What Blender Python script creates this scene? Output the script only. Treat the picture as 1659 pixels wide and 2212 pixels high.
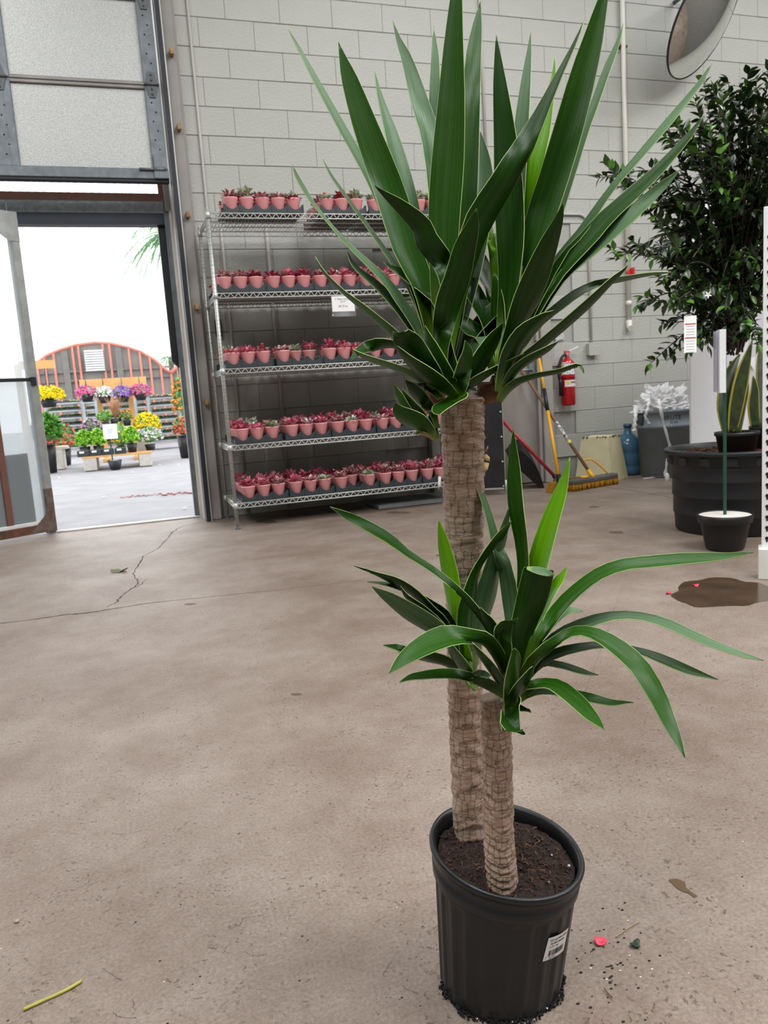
import bpy, math, random
from mathutils import Vector, Matrix, noise
random.seed(7)
for o in list(bpy.data.objects): bpy.data.objects.remove(o)
SC = bpy.context.scene
COL = SC.collection
# ------------------------------------------------------------------ camera
IW, IH, FPX, CAMH = 1659, 2212, 1661.0, 0.854
_p, _r, _y = math.radians(8.52), math.radians(-3.85), math.radians(17.9)
_R = Matrix(((math.cos(_r), -math.sin(_r), 0), (math.sin(_r), math.cos(_r), 0), (0, 0, 1)))
_up = _R @ Vector((0, -math.cos(_p), -math.sin(_p)))
_rt = _R @ Vector((1, 0, 0))
_fw = _R @ Vector((0, -math.sin(_p), math.cos(_p)))
_X = math.cos(_y) * _rt + math.sin(_y) * _fw
_Y = -math.sin(_y) * _rt + math.cos(_y) * _fw
CM = Matrix((_X, _Y, _up))            # camera (x right, y down, z forward) -> world
CAM = Vector((0, 0, CAMH))
cd = bpy.data.cameras.new('camera'); cam = bpy.data.objects.new('camera', cd); COL.objects.link(cam)
cr, cdn, cf = CM @ Vector((1, 0, 0)), CM @ Vector((0, 1, 0)), CM @ Vector((0, 0, 1))
m3 = Matrix((cr, -cdn, -cf)).transposed()
cam.matrix_world = Matrix.Translation(CAM) @ m3.to_4x4()
cd.sensor_fit = 'VERTICAL'; cd.sensor_height = 36; cd.lens = FPX / IH * 36
cd.clip_start = .02; cd.clip_end = 400
cd.dof.use_dof = True; cd.dof.focus_distance = 1.0; cd.dof.aperture_fstop = 20
SC.camera = cam
# ------------------------------------------------------------------ light
w = bpy.data.worlds.new('overcast_sky'); SC.world = w; w.use_nodes = True
w.node_tree.nodes['Background'].inputs[0].default_value = (0.96, 0.98, 1.0, 1)
w.node_tree.nodes['Background'].inputs[1].default_value = 3.6
def area(name, loc, sx, sy, e, rot=(0, 0, 0), col=(1, 1, 1)):
    l = bpy.data.lights.new(name, 'AREA'); l.shape = 'RECTANGLE'; l.size = sx; l.size_y = sy; l.energy = e; l.color = col
    o = bpy.data.objects.new(name, l); COL.objects.link(o); o.location = loc; o.rotation_euler = rot
    return o
CEIL = 5.4
SKYLIGHTS = [(-1.6, 3.6, 2.2, 2.2, 80), (2.6, 3.6, 2.2, 2.2, 105), (6.4, 3.6, 2.2, 2.2, 120), (-1.6, -.6, 2.2, 2.6, 250), (2.6, -.6, 2.2, 2.6, 290), (6.4, -.6, 2.2, 2.6, 240)]
for sx_, sy_, la_, lb_w, en_ in SKYLIGHTS:
    area('skylight_offscreen', (sx_, sy_, CEIL - .06), la_, lb_w, en_)
SC.view_settings.view_transform = 'Standard'; SC.view_settings.look = 'None'
SC.view_settings.gamma = 1; SC.view_settings.use_curve_mapping = False
SC.view_settings.exposure = 0.0
# ------------------------------------------------------------------ helpers
def RAY(px, py): return CM @ Vector(((px - IW / 2) / FPX, (py - IH / 2) / FPX, 1.0))
def F(px, py, z=0.0):
    d = RAY(px, py); return CAM + d * ((z - CAMH) / d.z)
def AY(px, py, Y):
    d = RAY(px, py); return CAM + d * (Y / d.y)
def AD(px, py, dep): return CAM + RAY(px, py) * dep
def PROJ(P):
    q = CM.transposed() @ (Vector(P) - CAM); return q.x / q.z * FPX + IW / 2, q.y / q.z * FPX + IH / 2, q.z
def lin(c):
    if isinstance(c, str):
        c = [int(c[i:i + 2], 16) / 255 for i in (0, 2, 4)]
        c = [(x / 12.92 if x <= .04045 else ((x + .055) / 1.055) ** 2.4) for x in c]
    return (c[0], c[1], c[2], 1)
MATS = {}
def mat(name, col, rough=.6, metal=0.0, var=.12, scale=6, col2=None, bump=0, bscale=60, trans=0, alpha=1, spec=.5, coat=0, emit=None, sss=0):
    if name in MATS: return MATS[name]
    m = bpy.data.materials.new(name); m.use_nodes = True; nt = m.node_tree; N = nt.nodes; L = nt.links
    b = N['Principled BSDF']; c = lin(col)
    b.inputs['Roughness'].default_value = rough; b.inputs['Metallic'].default_value = metal
    b.inputs['Specular IOR Level'].default_value = spec
    if coat: b.inputs['Coat Weight'].default_value = coat; b.inputs['Coat Roughness'].default_value = .1
    if trans: b.inputs['Transmission Weight'].default_value = trans
    if alpha < 1: b.inputs['Alpha'].default_value = alpha
    tc = N.new('ShaderNodeTexCoord')
    nz = N.new('ShaderNodeTexNoise'); nz.inputs['Scale'].default_value = scale; nz.inputs['Detail'].default_value = 5
    L.new(tc.outputs['Object'], nz.inputs['Vector'])
    rp = N.new('ShaderNodeValToRGB')
    c2 = lin(col2) if col2 else None
    rp.color_ramp.elements[0].position = .3; rp.color_ramp.elements[1].position = .7
    rp.color_ramp.elements[0].color = c2 if c2 else tuple(x * (1 - var) for x in c[:3]) + (1,)
    rp.color_ramp.elements[1].color = c if c2 else tuple(min(1, x * (1 + var)) for x in c[:3]) + (1,)
    L.new(nz.outputs['Fac'], rp.inputs['Fac']); L.new(rp.outputs['Color'], b.inputs['Base Color'])
    if bump:
        n2 = N.new('ShaderNodeTexNoise'); n2.inputs['Scale'].default_value = bscale; n2.inputs['Detail'].default_value = 6
        L.new(tc.outputs['Object'], n2.inputs['Vector'])
        bp = N.new('ShaderNodeBump'); bp.inputs['Strength'].default_value = bump; bp.inputs['Distance'].default_value = .01
        L.new(n2.outputs['Fac'], bp.inputs['Height']); L.new(bp.outputs['Normal'], b.inputs['Normal'])
    if emit: b.inputs['Emission Color'].default_value = lin(emit); b.inputs['Emission Strength'].default_value = 1
    MATS[name] = m; return m
class MB:
    def __init__(s): s.v = []; s.f = []; s.m = []; s.s = []; s.uv = None
    def add(s, vs, fs, mi=0, sm=False):
        o = len(s.v); s.v += [tuple(x) for x in vs]
        for f in fs: s.f.append(tuple(i + o for i in f)); s.m.append(mi); s.s.append(sm)
        return s
    def box(s, c, d, mi=0, rot=None, ch=0.0):
        hx, hy, hz = d[0] / 2, d[1] / 2, d[2] / 2; c = Vector(c)
        if ch:
            k = ch; P = []
            for sx in (-1, 1):
                for sy in (-1, 1):
                    for sz in (-1, 1):
                        P += [(sx * (hx - k), sy * (hy - k), sz * hz), (sx * (hx - k), sy * hy, sz * (hz - k)), (sx * hx, sy * (hy - k), sz * (hz - k))]
            import bmesh
            bm = bmesh.new()
            for p in P: bm.verts.new(p)
            r = bmesh.ops.convex_hull(bm, input=bm.verts); bm.verts.index_update()
            vs = [v.co.copy() for v in bm.verts]; fs = [[v.index for v in f.verts] for f in bm.faces]; bm.free()
        else:
            vs = [Vector((sx * hx, sy * hy, sz * hz)) for sx in (-1, 1) for sy in (-1, 1) for sz in (-1, 1)]
            fs = [(0, 1, 3, 2), (4, 6, 7, 5), (0, 4, 5, 1), (2, 3, 7, 6), (0, 2, 6, 4), (1, 5, 7, 3)]
        if rot is not None: vs = [rot @ v for v in vs]
        return s.add([c + v for v in vs], fs, mi)
    def bar(s, p0, p1, wd, th, mi=0, up=(0, 0, 1)):
        p0 = Vector(p0); p1 = Vector(p1); t = (p1 - p0); l = t.length; t.normalize()
        a = t.cross(Vector(up))
        if a.length < 1e-4: a = t.cross(Vector((1, 0, 0)))
        a.normalize(); b = a.cross(t)
        return s.box((p0 + p1) / 2, (l, wd, th), mi, Matrix((t, a, b)).transposed())
    def tube(s, pts, r, n=8, mi=0, caps=True, sm=True):
        pts = [Vector(p) for p in pts]; k = len(pts); rs = r if isinstance(r, (list, tuple)) else [r] * k
        vs = []; prev = None
        for i, p in enumerate(pts):
            t = (pts[min(i + 1, k - 1)] - pts[max(i - 1, 0)]).normalized()
            if prev is None:
                a = t.cross(Vector((0, 0, 1)))
                if a.length < .05: a = t.cross(Vector((1, 0, 0)))
            else: a = prev - t * prev.dot(t)
            a.normalize(); prev = a; b = t.cross(a)
            for j in range(n):
                q = 2 * math.pi * j / n; vs.append(p + (a * math.cos(q) + b * math.sin(q)) * rs[i])
        fs = [(i * n + j, i * n + (j + 1) % n, (i + 1) * n + (j + 1) % n, (i + 1) * n + j) for i in range(k - 1) for j in range(n)]
        s.add(vs, fs, mi, sm)
        if caps:
            o = len(s.v) - len(vs)
            s.f.append(tuple(o + j for j in range(n))[::-1]); s.m.append(mi); s.s.append(False)
            s.f.append(tuple(o + (k - 1) * n + j for j in range(n))); s.m.append(mi); s.s.append(False)
        return s
    def cyl(s, p0, p1, r0, r1=None, n=12, mi=0, caps=True, sm=True):
        return s.tube([p0, p1], [r0, r0 if r1 is None else r1], n, mi, caps, sm)
    def lathe(s, prof, c=(0, 0, 0), n=24, mi=0, sm=True, rot=None):
        c = Vector(c); k = len(prof); vs = []
        for r, z in prof:
            for j in range(n):
                q = 2 * math.pi * j / n; v = Vector((r * math.cos(q), r * math.sin(q), z))
                if rot is not None: v = rot @ v
                vs.append(c + v)
        fs = [(i * n + j, i * n + (j + 1) % n, (i + 1) * n + (j + 1) % n, (i + 1) * n + j) for i in range(k - 1) for j in range(n)]
        return s.add(vs, fs, mi, sm)
    def prism(s, poly, o, U, V, Nn, th, mi=0):
        o = Vector(o); U = Vector(U); V = Vector(V); Nn = Vector(Nn); n = len(poly)
        vs = [o + U * a + V * b for a, b in poly] + [o + U * a + V * b + Nn * th for a, b in poly]
        fs = [tuple(range(n))[::-1], tuple(range(n, 2 * n))] + [(i, (i + 1) % n, n + (i + 1) % n, n + i) for i in range(n)]
        return s.add(vs, fs, mi)
    def ball(s, c, r, n=8, mi=0, sc=(1, 1, 1)):
        k = max(3, n // 2); pr = [(max(1e-4, math.sin(math.pi * i / k)), -math.cos(math.pi * i / k)) for i in range(k + 1)]
        c = Vector(c); vs = []
        for rr, z in pr:
            for j in range(n):
                q = 2 * math.pi * j / n; vs.append(c + Vector((rr * math.cos(q) * r * sc[0], rr * math.sin(q) * r * sc[1], z * r * sc[2])))
        return s.add(vs, [(i * n + j, i * n + (j + 1) % n, (i + 1) * n + (j + 1) % n, (i + 1) * n + j) for i in range(k) for j in range(n)], mi, True)
    def mesh(s, name, mats):
        me = bpy.data.meshes.new(name); me.from_pydata(s.v, [], s.f)
        for m in (mats if isinstance(mats, (list, tuple)) else [mats]): me.materials.append(m)
        me.polygons.foreach_set('material_index', s.m); me.polygons.foreach_set('use_smooth', s.s)
        if s.uv:
            ul = me.uv_layers.new(name='UVMap')
            for lp in me.loops: ul.data[lp.index].uv = s.uv[lp.vertex_index]
        me.update(); return me
    def build(s, name, mats, parent=None, local=False, **kw):
        o = bpy.data.objects.new(name, s.mesh(name, mats)); COL.objects.link(o); par(o, parent, local); tag(o, **kw); return o
def par(o, p, local=False):
    if p is not None:
        o.parent = p
        if not local: o.matrix_parent_inverse = Matrix.Translation(p.location).inverted()
def tag(o, label=None, cat=None, group=None, kind=None):
    if label: o['label'] = label
    if cat: o['category'] = cat
    if group: o['group'] = group
    if kind: o['kind'] = kind
    return o
def thing(name, loc, label=None, cat=None, group=None, kind=None):
    o = bpy.data.objects.new(name, None); o.empty_display_size = .05; COL.objects.link(o); o.location = loc
    return tag(o, label, cat, group, kind)
def dup(root, loc, rz=0, label=None, group=None, scale=None):
    def cp(o, p):
        c = o.copy(); COL.objects.link(c); c.parent = p
        for ch in o.children: cp(ch, c)
        return c
    r = cp(root, None); r.location = loc; r.rotation_euler = (0, 0, rz)
    if scale: r.scale = (scale,) * 3
    if label: r['label'] = label
    if group: r['group'] = group
    return r
def obj(name, me, parent=None, local=False, **kw):
    o = bpy.data.objects.new(name, me); COL.objects.link(o); par(o, parent, local); return tag(o, **kw)
def text_geo(txt, size, ext=0.0):
    cu = bpy.data.curves.new('t', 'FONT'); cu.body = txt; cu.size = size; cu.align_x = 'CENTER'; cu.align_y = 'CENTER'; cu.resolution_u = 2
    o = bpy.data.objects.new('t', cu); COL.objects.link(o)
    dg = bpy.context.evaluated_depsgraph_get(); me = bpy.data.meshes.new_from_object(o.evaluated_get(dg))
    vs = [v.co.copy() for v in me.vertices]; fs = [tuple(p.vertices) for p in me.polygons]
    bpy.data.objects.remove(o); bpy.data.meshes.remove(me); bpy.data.curves.remove(cu)
    return vs, fs
def put_text(mb, txt, size, o, U, V, mi=0):
    vs, fs = text_geo(txt, size); o = Vector(o); U = Vector(U); V = Vector(V)
    mb.add([o + U * v.x + V * v.y for v in vs], fs, mi); return mb
def rnd(a, b): return random.uniform(a, b)
def crom(pts, n):
    """Catmull-Rom resample of tuples"""
    P = [pts[0]] + list(pts) + [pts[-1]]; out = []; k = len(pts) - 1
    for i in range(n + 1):
        u = i / n * k; j = min(int(u), k - 1); t = u - j; a, b, c, d = P[j], P[j + 1], P[j + 2], P[j + 3]
        out.append(tuple(.5 * (2 * b[q] + (c[q] - a[q]) * t + (2 * a[q] - 5 * b[q] + 4 * c[q] - d[q]) * t * t + (-a[q] + 3 * b[q] - 3 * c[q] + d[q]) * t ** 3) for q in range(len(b))))
    return out
# ------------------------------------------------------------------ materials
def concrete():
    m = bpy.data.materials.new('concrete_floor'); m.use_nodes = True; nt = m.node_tree; N = nt.nodes; L = nt.links; b = N['Principled BSDF']
    tc = N.new('ShaderNodeTexCoord')
    def nz(sc, det=6, rough=.6):
        n = N.new('ShaderNodeTexNoise'); n.inputs['Scale'].default_value = sc; n.inputs['Detail'].default_value = det; n.inputs['Roughness'].default_value = rough
        L.new(tc.outputs['Object'], n.inputs['Vector']); return n
    def ramp(src, a, b_, ca, cb):
        r = N.new('ShaderNodeValToRGB'); r.color_ramp.elements[0].position = a; r.color_ramp.elements[1].position = b_
        r.color_ramp.elements[0].color = lin(ca); r.color_ramp.elements[1].color = lin(cb); L.new(src, r.inputs['Fac']); return r
    def mix(f, a, c, mode='MIX'):
        x = N.new('ShaderNodeMix'); x.data_type = 'RGBA'; x.blend_type = mode
        if isinstance(f, float): x.inputs['Factor'].default_value = f
        else: L.new(f, x.inputs['Factor'])
        L.new(a, x.inputs['A']); L.new(c, x.inputs['B']); return x.outputs['Result']
    big = ramp(nz(.9, 5).outputs['Fac'], .35, .68, '927d6d', 'b9a99c')
    pat = ramp(nz(2.2, 8, .75).outputs['Fac'], .38, .64, '826d5e', 'bcaea2')
    base = mix(.5, big.outputs['Color'], pat.outputs['Color'])
    fine = ramp(nz(160, 3, .7).outputs['Fac'], .3, .72, '6b6b6b', 'a8a8a8')
    base = mix(.75, base, fine.outputs['Color'], 'OVERLAY')
    v = N.new('ShaderNodeTexVoronoi'); v.inputs['Scale'].default_value = 70; dn = nz(25, 4); dm = N.new('ShaderNodeMix'); dm.data_type = 'VECTOR'; dm.inputs['Factor'].default_value = .06; L.new(tc.outputs['Object'], dm.inputs['A']); L.new(dn.outputs['Color'], dm.inputs['B']); L.new(dm.outputs['Result'], v.inputs['Vector'])
    pits = ramp(v.outputs['Distance'], .10, .24, '000000', 'ffffff')
    pn = ramp(nz(7, 3).outputs['Fac'], .44, .58, 'ffffff', '000000')
    pmask = N.new('ShaderNodeMath'); pmask.operation = 'MAXIMUM'; L.new(pits.outputs['Color'], pmask.inputs[0]); L.new(pn.outputs['Color'], pmask.inputs[1])
    dark = N.new('ShaderNodeRGB'); dark.outputs[0].default_value = lin('6a584b')
    base = mix(pmask.outputs[0], dark.outputs[0], base)
    L.new(base, b.inputs['Base Color'])
    rr = N.new('ShaderNodeMapRange'); rr.inputs['To Min'].default_value = .38; rr.inputs['To Max'].default_value = .62
    L.new(nz(3, 5).outputs['Fac'], rr.inputs['Value']); L.new(rr.outputs[0], b.inputs['Roughness'])
    h = N.new('ShaderNodeMath'); h.operation = 'MULTIPLY_ADD'; L.new(nz(90, 6, .75).outputs['Fac'], h.inputs[0]); h.inputs[1].default_value = .7; L.new(pmask.outputs[0], h.inputs[2])
    bp = N.new('ShaderNodeBump'); bp.inputs['Strength'].default_value = .6; bp.inputs['Distance'].default_value = .006
    L.new(h.outputs[0], bp.inputs['Height']); L.new(bp.outputs['Normal'], b.inputs['Normal']); return m
def leafmat(name, c_dark, c_light, base_col, rough=.32, trans=.25):
    """long strap leaf: uv.x across 0..1, uv.y base..tip"""
    m = bpy.data.materials.new(name); m.use_nodes = True; nt = m.node_tree; N = nt.nodes; L = nt.links; b = N['Principled BSDF']; b.inputs['Specular IOR Level'].default_value = .28
    uv = N.new('ShaderNodeUVMap'); mp = N.new('ShaderNodeMapping'); mp.inputs['Scale'].default_value = (5, .3, 1); L.new(uv.outputs[0], mp.inputs[0])
    n = N.new('ShaderNodeTexNoise'); n.inputs['Scale'].default_value = 3; n.inputs['Detail'].default_value = 6; L.new(mp.outputs[0], n.inputs['Vector'])
    r = N.new('ShaderNodeValToRGB'); r.color_ramp.elements[0].position = .2; r.color_ramp.elements[1].position = .85
    r.color_ramp.elements[0].color = lin(c_dark); r.color_ramp.elements[1].color = lin(c_light); L.new(n.outputs['Fac'], r.inputs['Fac'])
    sp = N.new('ShaderNodeSeparateXYZ'); L.new(uv.outputs[0], sp.inputs[0])
    mr = N.new('ShaderNodeMapRange'); mr.inputs['From Min'].default_value = 0; mr.inputs['From Max'].default_value = .22; mr.inputs['To Min'].default_value = 1; mr.inputs['To Max'].default_value = 0
    L.new(sp.outputs['Y'], mr.inputs['Value'])
    x = N.new('ShaderNodeMix'); x.data_type = 'RGBA'; L.new(mr.outputs[0], x.inputs['Factor']); L.new(r.outputs['Color'], x.inputs['A']); x.inputs['B'].default_value = lin(base_col)
    L.new(x.outputs['Result'], b.inputs['Base Color'])
    n2 = N.new('ShaderNodeTexNoise'); n2.inputs['Scale'].default_value = 30; tc = N.new('ShaderNodeTexCoord'); L.new(tc.outputs['Object'], n2.inputs['Vector'])
    r2 = N.new('ShaderNodeMapRange'); r2.inputs['To Min'].default_value = rough - .08; r2.inputs['To Max'].default_value = rough + .14; L.new(n2.outputs['Fac'], r2.inputs['Value']); L.new(r2.outputs[0], b.inputs['Roughness'])
    bp = N.new('ShaderNodeBump'); bp.inputs['Strength'].default_value = .25; bp.inputs['Distance'].default_value = .002; L.new(n.outputs['Fac'], bp.inputs['Height']); L.new(bp.outputs['Normal'], b.inputs['Normal'])
    t = N.new('ShaderNodeBsdfTranslucent'); L.new(x.outputs['Result'], t.inputs['Color'])
    ms = N.new('ShaderNodeMixShader'); ms.inputs[0].default_value = trans; L.new(b.outputs[0], ms.inputs[1]); L.new(t.outputs[0], ms.inputs[2])
    L.new(ms.outputs[0], N['Material Output'].inputs['Surface']); return m
def barkmat():
    m = bpy.data.materials.new('cane_bark'); m.use_nodes = True; nt = m.node_tree; N = nt.nodes; L = nt.links; b = N['Principled BSDF']
    uv = N.new('ShaderNodeUVMap')
    def nz(sx, sy, sc, det=6, ro=.65):
        mp = N.new('ShaderNodeMapping'); mp.inputs['Scale'].default_value = (sx, sy, 1); L.new(uv.outputs[0], mp.inputs[0])
        n = N.new('ShaderNodeTexNoise'); n.inputs['Scale'].default_value = sc; n.inputs['Detail'].default_value = det; n.inputs['Roughness'].default_value = ro; L.new(mp.outputs[0], n.inputs['Vector']); return n
    n = nz(1, 1, 1.3, 6)
    nh = nz(1, 1, 5.5, 4); nv = nz(.02, 1, .9, 3)
    def vm(op, a, b_, sc=None):
        x = N.new('ShaderNodeVectorMath'); x.operation = op; L.new(a, x.inputs[0])
        if isinstance(b_, tuple): x.inputs[1].default_value = b_
        else: L.new(b_, x.inputs[1])
        return x.outputs[0]
    w1 = vm('MULTIPLY', n.outputs['Color'], (.45, .55, 0)); w2 = vm('MULTIPLY', nh.outputs['Color'], (.16, .20, 0)); w3 = vm('MULTIPLY', nv.outputs['Color'], (0, 1.6, 0))
    wv_ = vm('ADD', vm('ADD', vm('ADD', uv.outputs[0], w1), w2), w3)
    br = N.new('ShaderNodeTexBrick'); br.inputs['Scale'].default_value = 1; br.inputs['Mortar Size'].default_value = .026; br.inputs['Mortar Smooth'].default_value = .8
    br.inputs['Brick Width'].default_value = .34; br.inputs['Row Height'].default_value = .78; br.offset = .43; br.squash = 1.6; br.squash_frequency = 3
    L.new(wv_, br.inputs['Vector'])
    br.inputs['Color1'].default_value = lin('d0b8a6'); br.inputs['Color2'].default_value = lin('b4937a'); br.inputs['Mortar'].default_value = lin('5a3a2a')
    n2 = nz(.5, 2.6, 3.0, 9, .72)
    r = N.new('ShaderNodeValToRGB'); e = r.color_ramp.elements; e[0].position = .30; e[0].color = lin('6e4c38'); e[1].position = .66; e[1].color = lin('f6ece0')
    q = e.new(.47); q.color = lin('c0a48e'); L.new(n2.outputs['Fac'], r.inputs['Fac'])
    x = N.new('ShaderNodeMix'); x.data_type = 'RGBA'; x.inputs['Factor'].default_value = .62; L.new(br.outputs['Color'], x.inputs['A']); L.new(r.outputs['Color'], x.inputs['B'])
    n3 = nz(.25, .3, 2.0, 3); r3 = N.new('ShaderNodeValToRGB'); r3.color_ramp.elements[0].position = .35; r3.color_ramp.elements[1].position = .65; r3.color_ramp.elements[0].color = lin('c8a68c'); r3.color_ramp.elements[1].color = lin('ffffff'); L.new(n3.outputs['Fac'], r3.inputs['Fac'])
    y = N.new('ShaderNodeMix'); y.data_type = 'RGBA'; y.blend_type = 'MULTIPLY'; y.inputs['Factor'].default_value = .4; L.new(x.outputs['Result'], y.inputs['A']); L.new(r3.outputs['Color'], y.inputs['B'])
    L.new(y.outputs['Result'], b.inputs['Base Color']); b.inputs['Roughness'].default_value = .66
    h = N.new('ShaderNodeMath'); h.operation = 'MULTIPLY_ADD'; L.new(br.outputs['Fac'], h.inputs[0]); h.inputs[1].default_value = -.8; L.new(n2.outputs['Fac'], h.inputs[2])
    bp = N.new('ShaderNodeBump'); bp.inputs['Strength'].default_value = .9; bp.inputs['Distance'].default_value = .004; L.new(h.outputs[0], bp.inputs['Height']); L.new(bp.outputs['Normal'], b.inputs['Normal']); return m
def polymat(name, tint, clear=.55, ribs=220):
    """ribbed twin-wall plastic glazing: part clear, part milky"""
    m = bpy.data.materials.new(name); m.use_nodes = True; nt = m.node_tree; N = nt.nodes; L = nt.links; b = N['Principled BSDF']
    b.inputs['Base Color'].default_value = lin(tint); b.inputs['Roughness'].default_value = .25
    t = N.new('ShaderNodeBsdfTransparent'); tl = N.new('ShaderNodeBsdfTranslucent'); tl.inputs[0].default_value = lin(tint)
    a = N.new('ShaderNodeMixShader'); a.inputs[0].default_value = .5; L.new(b.outputs[0], a.inputs[1]); L.new(tl.outputs[0], a.inputs[2])
    uv = N.new('ShaderNodeTexCoord'); wv = N.new('ShaderNodeTexWave'); wv.bands_direction = 'X'; wv.inputs['Scale'].default_value = ribs / 20
    L.new(uv.outputs['Object'], wv.inputs['Vector']); wv.inputs['Scale'].default_value = ribs / 3.5
    mr = N.new('ShaderNodeMapRange'); mr.inputs['To Min'].default_value = max(0, clear - .22); mr.inputs['To Max'].default_value = min(1, clear + .15); L.new(wv.outputs['Fac'], mr.inputs['Value'])
    o = N.new('ShaderNodeMixShader'); L.new(mr.outputs[0], o.inputs[0]); L.new(a.outputs[0], o.inputs[1]); L.new(t.outputs[0], o.inputs[2])
    L.new(o.outputs[0], N['Material Output'].inputs['Surface']); return m
M_FLOOR = concrete()
M_WALL = mat('painted_block', 'afb0a9', .55, var=.05, scale=2.2, bump=.4, bscale=60)
M_MORTAR = mat('painted_mortar', 'a0a19b', .7, var=.06, bump=.3)
M_CEIL = mat('ceiling_grey', '6f706e', .8)
M_ROOMW = mat('room_wall', '757470', .7)
M_GREYP = mat('grey_paint', 'a19d97', .5, var=.08, scale=4, bump=.08)
M_GALV = mat('galvanised_steel', '8b9194', .42, .55, var=.22, scale=26, bump=.05)
M_GALVD = mat('dark_galvanised', '6d7478', .45, .5, var=.2, scale=18)
M_BLACK = mat('black_plastic', '17181a', .42, var=.15, scale=20, bump=.05, bscale=120)
M_DARK = mat('dark_steel', '23262c', .5, .2)
M_RUST = mat('rusty_steel', '7b4a2c', .7, .2, var=.3, scale=20, col2='3d3733')
M_BROWN = mat('brown_wood_frame', '6b463a', .55, var=.15)
M_CHROME = mat('wire_chrome', 'c3c5c1', .4, .35, var=.08)
M_WHITE = mat('white_panel', 'e6e8ea', .45, var=.02)
M_PAPER = mat('paper_white', 'eeeeee', .6, var=.01)
M_INK = mat('print_ink', '2b2b2d', .6, var=.05)
M_CRACK = mat('crack_dark', '3a2f29', .9)
M_PINK = mat('pink_pot', 'f0a3a5', .5, var=.05)
M_GLASS = polymat('clear_glazing', 'f4f8f8', .85, 20)
# ================================================================== STRUCTURE
YW = 6.106
XL, XR, YF = -4.2, 9.0, -5.0
fb = MB().box(((XL + XR) / 2, (YF + 6.22) / 2, -.06), (XR - XL, 6.22 - YF, .12))
floor = fb.build('floor', M_FLOOR, kind='structure')
def crack(pts, wd, name='floor_crack', jit=.004, sub=6):
    P = crom([(F(x, y).x, F(x, y).y, wv) for x, y, wv in pts], sub * (len(pts) - 1)); v = []; f = []
    for i, (x, y, wv) in enumerate(P):
        a = P[max(0, i - 1)]; b = P[min(len(P) - 1, i + 1)]; t = Vector((b[0] - a[0], b[1] - a[1])).normalized(); n = Vector((-t.y, t.x))
        hw = wd * max(.15, wv) * rnd(.5, 1.3) / 2; jx = rnd(-jit, jit)
        v += [(x + n.x * (hw + jx), y + n.y * (hw + jx), .0006), (x - n.x * (hw - jx), y - n.y * (hw - jx), .0006)]
    for i in range(len(P) - 1): f.append((2 * i, 2 * i + 1, 2 * i + 3, 2 * i + 2))
    return MB().add(v, f).build(name, M_CRACK, floor)
crack([(440, 1126, .6), (388, 1140, .8), (368, 1156, 1), (345, 1182, .8), (312, 1200, .7), (305, 1212, 1), (288, 1236, .6), (297, 1254, 1), (290, 1268, .9), (262, 1288, .8), (250, 1302, .8), (232, 1312, .6)], .008, jit=.008)
crack([(318, 1250, .4), (300, 1266, .8), (290, 1270, .5)], .006)
crack([(-40, 1352, .8), (0, 1347, .9), (80, 1337, 1), (140, 1328, 1.6), (180, 1325, 1.9), (240, 1316, 1.2), (330, 1302, .8), (480, 1287, .5), (640, 1270, .35), (800, 1252, .3)], .007, jit=.003)
crack([(1290, 1050, .7), (1380, 1062, .8), (1475, 1080, .6)], .008, jit=.004)
crack([(1250, 1540, .3), (1345, 1270, .2)], .002)
for _ in range(11):      # short hairline crazing on the near slab
    x = rnd(0, 880); y = rnd(1780, 2200); a = rnd(0, 6.3); pts = []
    for k in range(5):
        pts.append((x, y, rnd(.3, 1))); a += rnd(-.9, .9); x += math.cos(a) * 15; y += math.sin(a) * 9
    crack(pts, .0008, 'floor_hairline', jit=.001)
for (px, py, sx, sy) in [(860, 1107, 26, 3), (575, 1126, 26, 5), (950, 1200, 10, 2), (1283, 1095, 12, 2), (1330, 1150, 20, 3), (640, 1500, 14, 3), (410, 1305, 14, 2)]:
    v = []; c = F(px, py)
    for k in range(14):
        q = 2 * math.pi * k / 14; rr = rnd(.7, 1.1); p = F(px + math.cos(q) * sx * rr, py + math.sin(q) * sy * rr); v.append((p.x, p.y, .0007))
    MB().add(v, [tuple(range(14))]).build('floor_stain', mat('oil_stain', '5b4a3f', .6), floor)
# ---- outside ground
gb = MB()
gb.box((0, 35.2, -.065), (90, 58, .11))
M_ASPH = mat('asphalt', '868588', .8, var=.12, scale=3, bump=.3, bscale=80)
ground = gb.build('ground', M_ASPH, kind='structure')
# ---- block wall
CW, CH = .4064, .2032
wall = MB().box(((.60 + XR) / 2, YW + .11, CEIL / 2), (XR - .60, .2, CEIL)).build('wall_back', M_MORTAR, kind='structure')
def block_mesh(wd, ht):
    g = .0013; b = .0035; d = .012; x = wd / 2 - .0005; z = ht / 2 - g; bx_ = .0018
    vs = [(-x, d, -z), (x, d, -z), (x, d, z), (-x, d, z), (-x, b, -z), (x, b, -z), (x, b, z), (-x, b, z), (-x + bx_, 0, -z + b), (x - bx_, 0, -z + b), (x - bx_, 0, z - b), (-x + bx_, 0, z - b)]
    fs = [(8, 9, 10, 11)] + [(a, (a + 1) % 4, 4 + (a + 1) % 4, 4 + a) for a in range(4)] + [(4 + a, 4 + (a + 1) % 4, 8 + (a + 1) % 4, 8 + a) for a in range(4)]
    return MB().add(vs, fs)
BM_full = block_mesh(CW, CH).mesh('block', M_WALL); BM_half = block_mesh(CW / 2, CH).mesh('block', M_WALL)
DOORX0, DOORX1, DOORZ = 2.40, 3.58, 2.235      # service doorway opening in the block wall
rest = MB(); nblk = 0
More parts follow.
